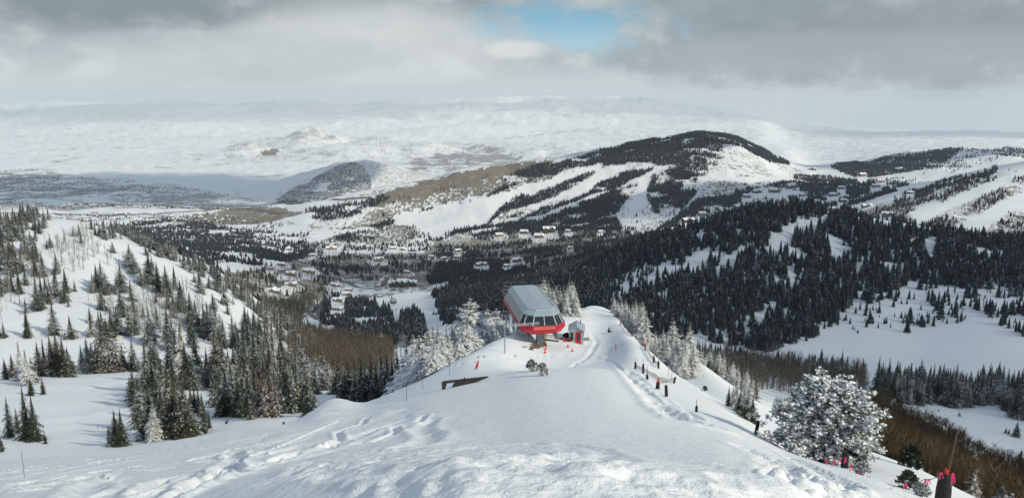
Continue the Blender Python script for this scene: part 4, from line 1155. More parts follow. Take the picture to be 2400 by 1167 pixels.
clump('front_row', 'fir', 'in the packed row before the shaded snowfield', 'the big pine', 1950, 'packed row of firs at the shaded snowfield')
clump('far_slope', 'fir', 'at the foot of the forested slope', 'the lift ridge', 1640, 'firs at the foot of the forested slope')
clump('valley', 'fir', 'in the wood below the village run', 'the lift line', 940, 'firs below the village run')
for i in ind:
    TREES.append(dict(p=Vector((SX[0][i], SX[1][i], SX[2][i])), h=float(SX[3][i]), w=1.15 + 0.4 * float(SX[5][i]), kind='dark' if SX[4][i] == 'far' else SX[4][i], clump=where_of(ppx[i], ppy[i], SX[1][i]), parts=bool(pxh[i] > 60), px=float(ppx[i]), pt=float(ppy[i])))


def merge_trees(name, idx, lod, mat_of, mats):
    """all remaining trees of the woods in one mesh"""
    VV, TT_, MI = [], [], []
    off = 0
    r_ = np.random.RandomState(77)
    for v0, f0 in lod:
        sel = idx[r_.randint(0, len(lod), len(idx)) == 0] if False else None
    which = r_.randint(0, len(lod), len(idx))
    for q, (v0, f0) in enumerate(lod):
        ii = idx[which == q]
        if not len(ii): continue
        n = len(ii); a = r_.rand(n) * 6.283; h = SX[3][ii]; w = h * (0.95 + 0.55 * SX[5][ii])
        c, s = np.cos(a), np.sin(a)
        x = (v0[None, :, 0] * c[:, None] - v0[None, :, 1] * s[:, None]) * w[:, None] + SX[0][ii][:, None]
        y = (v0[None, :, 0] * s[:, None] + v0[None, :, 1] * c[:, None]) * w[:, None] + SX[1][ii][:, None]
        z = v0[None, :, 2] * h[:, None] + SX[2][ii][:, None] - 0.3
        VV.append(np.stack([x, y, z], -1).reshape(-1, 3))
        TT_.append((f0[None] + (np.arange(n) * len(v0))[:, None, None] + off).reshape(-1, 3))
        off += n * len(v0)
    return mesh_from(name, np.concatenate(VV), np.concatenate(TT_), mats)


def cone_lod(seed, tiers, sides, R=0.15):
    r_ = np.random.RandomState(seed); V, T = [], []
    for k in range(tiers):
        zb_ = 0.03 + 0.9 * k / tiers; zt_ = min(1.0, zb_ + 1.75 / tiers)
        rr = R * (1 - k / tiers) ** 0.8
        o = len(V)
        V.append((0.01 * r_.normal(), 0.01 * r_.normal(), zt_))
        for j in range(sides * 2):
            a = 3.1416 * j / sides + k
            q = rr * ((1.0 + 0.35 * (r_.rand() - .5)) if j % 2 == 0 else 0.5)
            V.append((math.cos(a) * q, math.sin(a) * q, zb_ + (0.0 if j % 2 == 0 else 0.10 / tiers * 3) + 0.03 * (r_.rand() - .5)))
        for j in range(sides * 2):
            T.append((o, o + 1 + j, o + 1 + (j + 1) % (sides * 2)))
    return np.array(V), np.array(T)


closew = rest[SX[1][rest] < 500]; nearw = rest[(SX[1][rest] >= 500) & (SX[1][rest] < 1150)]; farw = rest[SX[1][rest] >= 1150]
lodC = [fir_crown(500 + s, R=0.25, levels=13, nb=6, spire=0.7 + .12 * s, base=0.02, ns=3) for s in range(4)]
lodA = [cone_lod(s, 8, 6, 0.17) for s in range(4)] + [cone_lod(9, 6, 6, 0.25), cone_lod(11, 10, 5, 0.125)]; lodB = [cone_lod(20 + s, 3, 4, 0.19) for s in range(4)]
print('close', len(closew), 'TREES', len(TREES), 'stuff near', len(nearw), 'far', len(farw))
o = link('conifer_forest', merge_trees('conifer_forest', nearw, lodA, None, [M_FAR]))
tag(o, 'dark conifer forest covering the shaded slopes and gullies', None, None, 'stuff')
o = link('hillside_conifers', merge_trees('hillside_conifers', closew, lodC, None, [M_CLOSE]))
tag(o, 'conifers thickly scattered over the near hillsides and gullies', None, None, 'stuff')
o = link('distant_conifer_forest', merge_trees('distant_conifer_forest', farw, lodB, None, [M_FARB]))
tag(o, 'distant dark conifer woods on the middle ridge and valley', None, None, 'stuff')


# ------------------------------------------------------------------ bare aspens and brush
def aspen_lod(seed, twigs, spread, trunk_w, tw):
    r_ = np.random.RandomState(seed); V, T, MI = [], [], []
    def blade(p, q, w, mi):
        p = np.array(p); q = np.array(q); d_ = q - p
        s_ = np.cross(d_, r_.normal(size=3)); s_ = s_ / (np.linalg.norm(s_) + 1e-9) * w
        o_ = len(V); V.extend([tuple(p - s_), tuple(p + s_), tuple(q)]); T.append((o_, o_ + 1, o_ + 2)); MI.append(mi)
    for a in (0, 1.05, 2.1):
        c, s = math.cos(a) * trunk_w, math.sin(a) * trunk_w
        o_ = len(V); V.extend([(-c, -s, -.03), (c, s, -.03), (0, 0, 0.9)]); T.append((o_, o_ + 1, o_ + 2)); MI.append(1)
    for k in range(twigs):
        z = 0.35 + 0.5 * r_.rand(); a = r_.rand() * 6.283; l = spread * (1.1 - 0.6 * z) * (0.6 + .6 * r_.rand())
        blade((0, 0, z), (math.cos(a) * l, math.sin(a) * l, z + l * (0.9 + .8 * r_.rand())), tw, 0)
    return np.array(V), np.array(T), np.array(MI)


def aspens(name, label, polys, mats, lod, seed, h0, h1):
    r_ = np.random.RandomState(seed)
    XS = []
    for poly, d0, d1, dens, cl_, holes in polys:
        xs = [q[0] for q in poly]
        t0 = max(-.75, (min(xs) - 1200) / FPX * 1.07 - .03); t1 = min(.75, (max(xs) - 1200) / FPX * 1.07 + .03)
        n = int((t1 - t0) * (d1 * d1 - d0 * d0) / 2 * dens)
        D = np.sqrt(r_.rand(n) * (d1 * d1 - d0 * d0) + d0 * d0); X = (t0 + (t1 - t0) * r_.rand(n)) * D
        z = height(X, D); px, py = project(X, D, z)
        cs_ = np.maximum(D * .05, 10.)
        k = inpoly(px + 8 * (r_.rand(n) - .5) + 26 * fbm(X / cs_, D / cs_ * .5, seed + 70, 3), py + 6 * (r_.rand(n) - .5) + 14 * fbm(X / cs_, D / cs_ * .5, seed + 80, 3), poly)
        for hp in holes: k &= ~inpoly(px, py, hp)
        if cl_: k &= fbm(X / 45., D / 45., seed + 9, 3) + .3 * (r_.rand(n) - .5) > cl_ - .5
        h = h0 + (h1 - h0) * r_.rand(n)
        k &= visible(X, D, z + h)
        XS.append(np.stack([X[k], D[k], z[k], h[k]], 1))
    P = np.concatenate(XS)
    VV, TT_, MI = [], [], []; off = 0
    wh = r_.randint(0, len(lod), len(P))
    for q, (v0, f0, m0) in enumerate(lod):
        p = P[wh == q]; n = len(p)
        if not n: continue
        a = r_.rand(n) * 6.283; c, s = np.cos(a), np.sin(a); h = p[:, 3]
        x = (v0[None, :, 0] * c[:, None] - v0[None, :, 1] * s[:, None]) * h[:, None] + p[:, 0][:, None]
        y = (v0[None, :, 0] * s[:, None] + v0[None, :, 1] * c[:, None]) * h[:, None] + p[:, 1][:, None]
        zz = v0[None, :, 2] * h[:, None] + p[:, 2][:, None]
        VV.append(np.stack([x, y, zz], -1).reshape(-1, 3)); TT_.append((f0[None] + (np.arange(n) * len(v0))[:, None, None] + off).reshape(-1, 3))
        MI.append(np.tile(m0, n)); off += n * len(v0)
    print(name, len(P))
    o_ = link(name, mesh_from(name, np.concatenate(VV), np.concatenate(TT_), mats, np.concatenate(MI)))
    tag(o_, label, None, None, 'stuff')


AH = [RUNS[-1][0]]
aspens('bare_aspen_grove', 'grey brown leafless aspen groves in the valley below the lift', [
    ([(470, 690), (560, 640), (760, 600), (1000, 585), (1090, 600), (1080, 660), (990, 690), (830, 680), (760, 720), (700, 760), (600, 770), (540, 740)], 600, 2200, 1 / 45., 0.40, AH),
    ([(1000, 545), (1400, 535), (1480, 560), (1400, 640), (1250, 680), (1050, 650)], 900, 2600, 1 / 70., 0.40, AH),
    ([(560, 750), (640, 700), (720, 690), (760, 720), (700, 780), (600, 790)], 420, 1200, 1 / 20., 0.30, AH),
    ([(1960, 525), (2130, 475), (2330, 415), (2560, 400), (2560, 560), (2200, 570), (2050, 545)], 1000, 2300, 1 / 28., 0.40, [RUNS[8][0], RUNS[9][0]]),
], [M_TWIG, M_POLE], [aspen_lod(s, 9, 0.34, 0.012, 0.014) for s in range(4)], 5, 6, 11)
aspens('aspen_thicket', 'leafless brown aspens in the gullies beside the ridge', [
    ([(700, 790), (800, 792), (930, 800), (935, 830), (930, 900), (840, 950), (720, 900), (690, 840)], 200, 620, 1 / 7., 0.0, []),
    ([(1690, 825), (1800, 835), (2035, 872), (2040, 930), (1900, 940), (1690, 880)], 200, 560, 1 / 9., 0.0, []),
], [M_TWIG, M_POLE], [aspen_lod(40 + s, 11, 0.34, 0.020, 0.009) for s in range(4)], 6, 6, 10)
aspens('pale_aspens', 'pale leafless aspens on the brushy hillside', [
    ([(90, 580), (200, 545), (330, 600), (430, 660), (500, 740), (420, 790), (250, 740), (120, 650)], 225, 450, 1 / 9., 0.40, []),
    ([(0, 590), (90, 600), (110, 680), (0, 760)], 225, 460, 1 / 14., 0.3, []),
], [M_PALE, M_POLE], [aspen_lod(80 + s, 8, 0.26, 0.016, 0.008) for s in range(4)], 8, 5, 9)
aspens('brown_brush', 'dense dark brown brush filling the shaded gully', [
    ([(2030, 930), (2090, 950), (2200, 1000), (2290, 1060), (2400, 1095), (2650, 1130), (2700, 1700), (2050, 1500), (1990, 1100)], 90, 390, 1 / 3.2, 0.0, []),
], [M_TWIGB, M_TWIGB], [aspen_lod(60 + s, 16, 0.40, 0.012, 0.012) for s in range(4)], 7, 3.5, 7)

# ------------------------------------------------------------------ link the single trees
ORD = ['first', 'second', 'third', 'fourth', 'fifth', 'sixth', 'seventh', 'eighth', 'ninth', 'tenth', 'eleventh', 'twelfth']
LOOK = {'dark': 'dark green', 'dust': 'snow dusted', 'olive': 'olive tinged', 'frost': 'frosted', 'rime': 'rime white', 'brown': 'brown needled', 'pine': 'broad pine'}
NAMES = {'dark': 'dark_fir', 'dust': 'snow_dusted_fir', 'olive': 'olive_fir', 'frost': 'frosted_fir', 'rime': 'rimed_fir', 'brown': 'dead_fir', 'pine': 'limber_pine'}
byc = {}
for t in TREES:
    _, by_ = project(np.array(t['p'].x), np.array(t['p'].y), np.array(t['p'].z)); by_ = float(by_)
    if t['clump'] == 'hill': t['clump'] = 'hill_top' if by_ < 625 else ('hill_low' if t['px'] < 200 else 'hill_low_east') if by_ > 725 else 'hill'
    if t['clump'] == 'ridge_w' and t['px'] >= 1070: t['clump'] = 'ridge_n'
    if t['clump'] == 'valley' and t['px'] < 765: t['clump'] = 'valley_w'
    byc.setdefault(t['clump'], []).append(t)
for key, ts in byc.items():
    noun, where, anchor, ax, group = CLUMP[key]
    ts.sort(key=lambda t: abs(t['px'] - ax))
    seen = {}
    for i, t in enumerate(ts):
        seen.setdefault(t['kind'], []).append(t)
    for kd, lst in seen.items():
        big = len(lst) > 24
        for i, t in enumerate(lst):
            nn = noun.split()[-1]
            if nn == 'pine' or kd != 'pine': nn = nn if kd != 'pine' else 'pine'
            base = LOOK[kd] + ' ' + nn
            if len(lst) == 1: t['label'] = f'only {base} {where}'
            elif big: t['label'] = f'{base} {where}'
            else:
                n_ = i + 1
                od = ORD[i] if i < 12 else {13: 'thirteenth', 14: 'fourteenth', 15: 'fifteenth', 16: 'sixteenth', 17: 'seventeenth', 18: 'eighteenth', 19: 'nineteenth', 20: 'twentieth', 21: 'twenty-first', 22: 'twenty-second', 23: 'twenty-third', 24: 'twenty-fourth'}[n_]
                t['label'] = f'{od} {base} from {anchor}, {where}'
            wds = t['label'].split()
            if len(wds) > 16: t['label'] = ' '.join(wds[:16])
            t['group'] = group
            p = t['p']
            v = RNG.randint(0, 100)
            rz = RNG.rand() * 6.283
            if t['parts']:
                r_ = empty(NAMES[kd], p, rz)
                cm, tm = FIRV[kd][v % len(FIRV[kd])]
                r_.scale = (t['h'] * t['w'], t['h'] * t['w'], t['h'])
                tr = link('trunk', tm, r_); cr = link('crown', cm, r_)
            else:
                mm = ONE['dark' if kd not in ONE else kd]
                r_ = link(NAMES[kd], mm[v % 4]); r_.location = p; r_.rotation_euler = (0, 0, rz)
                r_.scale = (t['h'] * t['w'], t['h'] * t['w'], t['h'])
            tag(r_, t['label'], 'tree', group)
# ------------------------------------------------------------------ paints
M_ROOF = plain('roof_steel', (0.40, 0.47, 0.52), 0.38, 0.3, 0.16, 0.5)
M_ROOFE = plain('roof_trim', (0.46, 0.52, 0.56), 0.45, 0.2, 0.06, 0.8)
M_RED = plain('red_panel', (0.46, 0.010, 0.024), 0.32, 0.0, 0.22, 0.6, 0.5)
M_GREY = plain('galvanised_steel', (0.30, 0.34, 0.37), 0.5, 0.5, 0.12, 1.2)
M_DGREY = plain('dark_steel', (0.12, 0.13, 0.145), 0.5, 0.4, 0.15, 1.5)
M_GLASS = plain('dark_window_glass', (0.022, 0.026, 0.032), 0.08, 0.0, 0.2, 0.4, 0.6)
M_SGLASS = plain('grey_window_glass', (0.085, 0.10, 0.11), 0.12, 0.0, 0.12, 0.3, 0.6)
M_WHITE = plain('white_frame', (0.70, 0.72, 0.72), 0.5, 0, 0.05, 2)
M_HUT = plain('hut_panel', (0.34, 0.40, 0.45), 0.5, 0.1, 0.10, 1.3)
M_BLACK = plain('black_foam', (0.012, 0.012, 0.014), 0.75, 0, 0.3, 5)
M_WOOD = plain('weathered_timber', (0.045, 0.038, 0.034), 0.9, 0, 0.35, 3)
M_BAMBOO = plain('bamboo', (0.10, 0.055, 0.03), 0.7, 0, 0.3, 6)
M_CONE = plain('cone_orange', (0.75, 0.05, 0.03), 0.5, 0, 0.1, 6)
M_REDST = plain('red_stake', (0.62, 0.035, 0.04), 0.5, 0, 0.15, 6)
M_PINK = plain('pink_ribbon', (0.85, 0.055, 0.20), 0.5, 0, 0.15, 8)
M_ROPE = plain('cord', (0.10, 0.09, 0.08), 0.8, 0, 0.2, 9)
M_SNOWC = plain('settled_snow', (0.80, 0.815, 0.84), 0.8, 0, 0.03, 1.2, 0.2)
M_JKT = plain('black_jacket', (0.016, 0.017, 0.02), 0.8, 0, 0.3, 6)
M_PANT = plain('dark_trousers', (0.035, 0.035, 0.04), 0.8, 0, 0.3, 6)
M_SKIN = plain('skin', (0.50, 0.31, 0.24), 0.6, 0, 0.08, 10)
M_HELM = plain('helmet', (0.03, 0.03, 0.035), 0.4, 0, 0.2, 6)
M_TARP = plain('brown_red_cover', (0.16, 0.035, 0.035), 0.7, 0, 0.3, 3)
M_STONE = plain('grey_stone', (0.22, 0.20, 0.18), 0.9, 0, 0.3, 3)

m, nt, b = node_mat('fence_net')
tcx = N(nt, 'ShaderNodeTexCoord')
sp_ = N(nt, 'ShaderNodeSeparateXYZ'); nt.links.new(tcx.outputs['UV'], sp_.inputs[0])
def _str(v):
    fr = math_n(nt, 'FRACT', v)
    return math_n(nt, 'LESS_THAN', fr, 0.30)
u1 = _str(math_n(nt, 'ADD', sp_.outputs[0], sp_.outputs[1])); u2 = _str(math_n(nt, 'SUBTRACT', sp_.outputs[0], sp_.outputs[1]))
b.inputs['Base Color'].default_value = (0.10, 0.105, 0.11, 1); b.inputs['Roughness'].default_value = 0.8
nt.links.new(math_n(nt, 'MAXIMUM', u1, u2), b.inputs['Alpha'])
M_NET = m


def thing(name, label, cat, loc, rz=0.0, group=None):
    return tag(empty(name, loc, rz), label, cat, group)


def on(x, y):
    return hit(x, y)


# ------------------------------------------------------------------ lift station
SPT = hit(1266, 806)
AX = math.radians(9.5)         # the long axis leans this far from straight ahead
st = thing('chairlift_station', 'red and grey enclosed chairlift terminal on a single pier on the snowy ridge', 'lift station', SPT, AX)
# local frame: +y away from the camera along the line, x across; the pier stands at the origin
ZB = 2.35


def ring(y0, y1, hw, z, ch, chb=0.8):
    """plan outline, blunt many sided nose at y0"""
    return [(-hw, y1 - chb, z), (-hw, y0 + ch * 1.5, z), (-hw * 0.86, y0 + ch * 0.75, z), (-hw * 0.52, y0, z), (hw * 0.52, y0, z), (hw * 0.86, y0 + ch * 0.75, z), (hw, y0 + ch * 1.5, z), (hw, y1 - chb, z), (hw * 0.8, y1, z), (-hw * 0.8, y1, z)]


Y0, Y1 = -3.3, 13.6
r_rim0 = ring(Y0 + 0.75, Y1 - .4, 2.75, ZB, 1.1); r_rim1 = ring(Y0 + 0.35, Y1 - .2, 3.05, ZB + 0.12, 1.2)
r_red0 = ring(Y0 + 0.33, Y1 - .2, 3.08, ZB + 0.16, 1.2); r_red1 = ring(Y0, Y1, 3.42, ZB + 0.72, 1.3); r_red2 = ring(Y0 + 0.14, Y1, 3.36, ZB + 1.32, 1.3)
r_win0 = ring(Y0 + 0.20, Y1, 3.32, ZB + 1.36, 1.3); r_win1 = ring(Y0 + 0.86, Y1, 2.62, ZB + 2.62, 1.25)
r_rf0 = ring(Y0 + 0.76, Y1 + .1, 2.74, ZB + 2.62, 1.25); r_rf1 = ring(Y0 + 0.80, Y1 + .1, 2.70, ZB + 2.80, 1.25); r_rf2 = ring(Y0 + 1.6, Y1 - .2, 2.0, ZB + 3.22, 1.1)
MB().loft([r_rim0, r_rim1], 0).build('underside_rim', M_GREY, st)
MB().loft([r_red0, r_red1, r_red2], 0).build('red_skirt', M_RED, st)
MB().loft([r_win0, r_win1], 0, (True, True)).build('window_band', M_SGLASS, st)
# roof with two raised seams
rf = MB().loft([r_rf0, r_rf1, r_rf2], 0)
rf.add([(p[0] * 0.02, max(min(p[1], Y1 - 1.2), Y0 + 2.6), ZB + 3.36) for p in r_rf2], [], 0)
rfo = rf.build('roof', M_ROOF, st)
sk_ = MB()
for k in range(1, 7):
    y_ = Y0 + 3 + k * 1.9
    for s in (-1, 1):
        sk_.tube([(s * 3.44, y_, ZB + .74), (s * 3.38, y_, ZB + 1.31)], .018, n=4); sk_.tube([(s * 3.11, y_, ZB + .2), (s * 3.44, y_, ZB + .74)], .018, n=4)
    if k % 2: sk_.tube([(-2.0, y_, ZB + 3.225), (0, y_, ZB + 3.455), (2.0, y_, ZB + 3.225)], .012, n=4)
sk_.build('panel_joints', M_DGREY, st)
rid = MB()
rid.loft([[(-2.0, Y0 + 2.9, ZB + 3.23), (0, Y0 + 2.2, ZB + 3.23), (2.0, Y0 + 2.9, ZB + 3.23), (2.0, Y1 - 1, ZB + 3.23), (-2.0, Y1 - 1, ZB + 3.23)],
          [(-0.12, Y0 + 3.4, ZB + 3.46), (0, Y0 + 3.3, ZB + 3.46), (0.12, Y0 + 3.4, ZB + 3.46), (0.12, Y1 - 1.2, ZB + 3.46), (-0.12, Y1 - 1.2, ZB + 3.46)]], 0, (False, True))
rid.build('roof_ridge', M_ROOF, rfo)
sm_ = MB()
for s in (-1, 1):
    sm_.tube([(s * 2.0, Y0 + 3.0, ZB + 3.25), (s * 2.0, Y1 - .6, ZB + 3.25)], 0.07, n=5)
    sm_.tube([(s * 2.36, Y0 + 2.6, ZB + 3.03), (s * 2.36, Y1 - .4, ZB + 3.03)], 0.05, n=5)
sm_.tube([(-2.0, Y0 + 3.0, ZB + 3.25), (-1.05, Y0 + 1.65, ZB + 3.25), (1.05, Y0 + 1.65, ZB + 3.25), (2.0, Y0 + 3.0, ZB + 3.25)], 0.06, n=5)
sm_.build('roof_seam', M_ROOFE, rfo)


def lerp3(a, b_, f):
    return tuple(a[i] + (b_[i] - a[i]) * f for i in range(3))


def pane(a0, b0, a1, b1, u0, u1, v0, v1, push):
    q = [lerp3(lerp3(a0, b0, u), lerp3(a1, b1, u), v) for u, v in ((u0, v0), (u1, v0), (u1, v1), (u0, v1))]
    n_ = (Vector(q[1]) - Vector(q[0])).cross(Vector(q[3]) - Vector(q[0])).normalized()
    c_ = sum((Vector(p) for p in q), Vector()) / 4
    if n_.dot(c_ - Vector((0, 5, c_.z))) < 0: n_ = -n_
    ins = [Vector(p) - n_ * 0.02 for p in q]; outs = [Vector(p) + n_ * push for p in q]
    return ins, outs


def add_pane(mb, *a):
    ins, outs = pane(*a)
    mb.loft([ins, outs], 0)


# front panes: the five facets of the nose, the middle one split in two
seg = [(1, 2, [(0.12, .94)]), (2, 3, [(0.06, .94)]), (3, 4, [(0.03, .48), (0.52, .97)]), (4, 5, [(0.06, .94)]), (5, 6, [(0.06, .88)])]
for i, j, us in seg:
    for (u0, u1) in us:
        mb = MB(); add_pane(mb, r_win0[i], r_win0[j], r_win1[i], r_win1[j], u0, u1, 0.06, 0.90, 0.03)
        mb.build('front_window', M_GLASS, st)
fr_ = MB()
for i in (1, 2, 3, 4, 5, 6):
    fr_.tube([r_win0[i], r_win1[i]], 0.055, n=5)
fr_.tube([lerp3(r_win0[3], r_win0[4], .5), lerp3(r_win1[3], r_win1[4], .5)], 0.05, n=5)
fr_.build('window_frame', M_WHITE, st)
# side panes
for (i, j) in ((1, 0), (6, 7)):
    for k in range(9):
        mb = MB(); add_pane(mb, r_win0[i], r_win0[j], r_win1[i], r_win1[j], (k + 0.06) / 9, (k + 0.94) / 9, 0.10, 0.86, 0.025)
        mb.build('side_window', M_SGLASS, st)
# sign board on the nose
pl = MB(); a_, b_ = r_red1[3], r_red1[4]; c_, d_ = r_red2[3], r_red2[4]
add_pane(pl, a_, b_, c_, d_, 0.05, 0.95, 0.15, 0.9, 0.02)
pl.build('nose_panel', plain('faded_red_panel', (0.60, 0.10, 0.11), 0.4, 0, .06, .7), st)
# pier, legs, machinery
pr = MB(); pr.loft([[(-.62, -.55, -1.2), (.62, -.55, -1.2), (.62, .55, -1.2), (-.62, .55, -1.2)], [(-.5, -.45, ZB + .05), (.5, -.45, ZB + .05), (.5, .45, ZB + .05), (-.5, .45, ZB + .05)]])
pr.build('pier', M_GREY, st, bevel=0.05)
ft = MB(); ft.box((0, 0, -0.1), (1.7, 1.5, 0.5)); ft.build('pier_footing', M_STONE, st, bevel=0.06)
for s in (-1, 1):
    lg = MB(); lg.tube([(s * 1.5, Y1 - 3, -3.5), (s * 1.2, Y1 - 3, ZB)], 0.32, n=10); lg.build('rear_leg', M_GREY, st)
bm_ = MB()
for y in (2, 6, 10, 14): bm_.box((0, y, ZB - .18), (4.6, .3, .34))
for s in (-1, 1): bm_.box((s * 1.9, 6.0, ZB - .45), (.28, 16.5, .3))
bm_.build('guide_rails', M_DGREY, st)
# side gantry on the loading side
gt = MB()
gt.box((-4.6, 4.0, 0.55), (1.5, 9, .12))
for y in (0, 3, 6, 8.4):
    gt.tube([(-5.25, y, 0.6), (-5.25, y, 1.7)], .04, n=5); gt.tube([(-3.9, y, 0.55), (-3.9, y, -3.5)], .07, n=5); gt.tube([(-5.2, y, 0.55), (-5.2, y, -3.5)], .07, n=5)
for z_ in (1.15, 1.7): gt.tube([(-5.25, 0, z_), (-5.25, 8.4, z_)], .035, n=5)
gt.build('service_walkway', M_GREY, st)
ld = MB()
for x_ in (-3.5, -3.1): ld.tube([(x_, 9, -3.5), (x_, 9, ZB + .2)], .05, n=5)
for k in range(16): ld.tube([(-3.5, 9, -3 + k * .36), (-3.1, 9, -3 + k * .36)], .025, n=4)
ld.build('ladder', M_GREY, st)

# guard pole with its long rail
pp = hit(1183, 828)
gp = thing('guard_pole', 'slim grey steel pole with a long rail reaching to the lift station', 'pole', pp, AX)
MB().tube([(0, 0, -.4), (0, 0, 3.75)], .075, n=8).build('post', M_GREY, gp)
ra = MB(); ra.tube([(-0.2, 0, 3.72), (4.6, 0.6, 3.72)], .055, n=6); ra.tube([(-0.2, 0, 3.50), (4.6, 0.6, 3.50)], .04, n=6)
for k in range(6): ra.tube([(k * .9, k * .12, 3.5), (k * .9, k * .12, 3.72)], .03, n=4)
ra.build('rail', M_GREY, gp)


# ------------------------------------------------------------------ chairs and the line
def make_chair(label, loc, rz, group='chairs of the lift'):
    """loc is the grip on the rope; the chair hangs 3.2 m below it"""
    c = thing('lift_chair', label, 'lift chair', loc, rz, group)
    MB().tube([(0, 0, 0), (0, .25, -.5), (0, .3, -1.3)], .045, n=6).build('hanger', M_GREY, c)
    MB().box((0, 0, .05), (.18, .5, .22)).build('grip', M_DGREY, c, bevel=.02)
    f = MB(); w_ = 1.15
    f.tube([(-w_ + .15, .3, -1.3), (w_ - .15, .3, -1.3), (w_, .3, -1.45), (w_, .25, -2.5), (w_ - .1, -.3, -2.75), (-w_ + .1, -.3, -2.75), (-w_, .25, -2.5), (-w_, .3, -1.45), (-w_ + .15, .3, -1.3)], .045, n=6)
    f.build('bail_frame', M_GREY, c)
    s = MB(); s.box((0, -.05, -2.62), (2.1, .55, .09)); s.build('seat', M_DGREY, c, bevel=.03)
    bk = MB()
    bk.tube([(-.95, .24, -2.5), (-.95, .3, -1.85), (.95, .3, -1.85), (.95, .24, -2.5)], .035, n=6)
    for k in range(3): bk.tube([(-.95, .26, -2.4 + k * .2), (.95, .26, -2.4 + k * .2)], .022, n=5)
    bk.build('backrest', M_GREY, c)
    sb = MB(); sb.tube([(-1.05, .2, -1.9), (-1.0, -.55, -2.0), (1.0, -.55, -2.0), (1.05, .2, -1.9)], .03, n=6); sb.build('safety_bar', M_GREY, c)
    return c


def at(x, y, D):
    t, e = ray(x, y); return Vector((float(t) * D, D, float(e) * D))


make_chair('empty grey lift chair hanging under the shaded side of the lift station', at(1231, 752, 113), AX + .1)
make_chair('empty pale lift chair hanging in front of the hut under the station nose', at(1293, 757, 109.5), AX + 2.6)
make_chair('empty lift chair on the rope in front of the white firs', at(1141, 715, 141), AX)
carried = make_chair('lift chair carrying three riders toward the station', at(1181, 716, 147), AX)


def skin_body(name, joints, bones, mats, parent=None, sub=1):
    """continuous body grown from a skeleton: joints {name: (pos, radius)}"""
    names = list(joints)
    me = bpy.data.meshes.new(name)
    me.from_pydata([joints[n_][0] for n_ in names], [(names.index(a), names.index(b_)) for a, b_ in bones], [])
    o = link(name + '_tmp', me)
    md = o.modifiers.new('skin', 'SKIN'); md.use_smooth_shade = True
    for i, n_ in enumerate(names):
        r_ = joints[n_][1]
        me.skin_vertices[0].data[i].radius = (r_, r_)
        me.skin_vertices[0].data[i].use_root = (n_ == 'pelvis')
    sd_ = o.modifiers.new('sub', 'SUBSURF'); sd_.levels = sub; sd_.render_levels = sub
    bpy.context.view_layer.update()
    dg = bpy.context.evaluated_depsgraph_get()
    m2 = bpy.data.meshes.new_from_object(o.evaluated_get(dg)); m2.name = name
    bpy.data.objects.remove(o); bpy.data.meshes.remove(me)
    m2.materials.clear()
    for mm in mats: m2.materials.append(mm)
    return m2


BONES = [('pelvis', 'spine'), ('spine', 'chest'), ('chest', 'neck'), ('neck', 'head0'), ('head0', 'head1'),
         ('chest', 'shL'), ('shL', 'elL'), ('elL', 'wrL'), ('wrL', 'haL'), ('chest', 'shR'), ('shR', 'elR'), ('elR', 'wrR'), ('wrR', 'haR'),
         ('pelvis', 'hiL'), ('hiL', 'knL'), ('knL', 'anL'), ('anL', 'toL'), ('pelvis', 'hiR'), ('hiR', 'knR'), ('knR', 'anR'), ('anR', 'toR')]
RAD = dict(pelvis=.15, spine=.145, chest=.165, neck=.07, head0=.095, head1=.085, sh=.085, el=.058, wr=.045, ha=.04, hi=.11, kn=.075, an=.055, to=.045)


def pose(**kw):
    J = {}
    for k, p in kw.items():
        r_ = RAD[k] if k in RAD else RAD[k[:2]]
        J[k] = (p, r_)
    return J


STAND = pose(pelvis=(0, 0, .92), spine=(0, .02, 1.08), chest=(0, .0, 1.33), neck=(0, -.02, 1.47), head0=(0, -.04, 1.57), head1=(0, -.04, 1.68),
             shL=(-.2, 0, 1.38), elL=(-.3, -.08, 1.13), wrL=(-.27, -.3, 1.02), haL=(-.26, -.38, 1.0), shR=(.2, 0, 1.38), elR=(.3, -.08, 1.13), wrR=(.27, -.3, 1.02), haR=(.26, -.38, 1.0),
             hiL=(-.11, 0, .86), knL=(-.13, -.1, .48), anL=(-.13, .03, .08), toL=(-.13, -.14, .05), hiR=(.11, 0, .86), knR=(.13, -.1, .48), anR=(.13, .03, .08), toR=(.13, -.14, .05))
SIT = pose(pelvis=(0, .1, .12), spine=(0, .08, .28), chest=(0, .0, .52), neck=(0, -.05, .66), head0=(0, -.09, .75), head1=(0, -.11, .86),
           shL=(-.2, 0, .57), elL=(-.3, -.1, .34), wrL=(-.2, -.32, .26), haL=(-.17, -.39, .24), shR=(.2, 0, .57), elR=(.34, .12, .36), wrR=(.36, .22, .12), haR=(.36, .25, .05),
           hiL=(-.11, .04, .12), knL=(-.16, -.36, .36), anL=(-.2, -.62, .08), toL=(-.2, -.76, .1), hiR=(.11, .04, .12), knR=(.16, -.36, .34), anR=(.2, -.62, .08), toR=(.2, -.76, .1))
RIDE = pose(pelvis=(0, .1, .10), spine=(0, .14, .28), chest=(0, .12, .52), neck=(0, .08, .66), head0=(0, .05, .76), head1=(0, .04, .87),
            shL=(-.19, .1, .57), elL=(-.25, -.02, .34), wrL=(-.16, -.26, .3), haL=(-.14, -.33, .32), shR=(.19, .1, .57), elR=(.25, -.02, .34), wrR=(.16, -.26, .3), haR=(.14, -.33, .32),
            hiL=(-.1, .02, .1), knL=(-.11, -.36, .11), anL=(-.11, -.42, -.32), toL=(-.11, -.58, -.36), hiR=(.1, .02, .1), knR=(.11, -.36, .11), anR=(.11, -.42, -.32), toR=(.11, -.58, -.36))


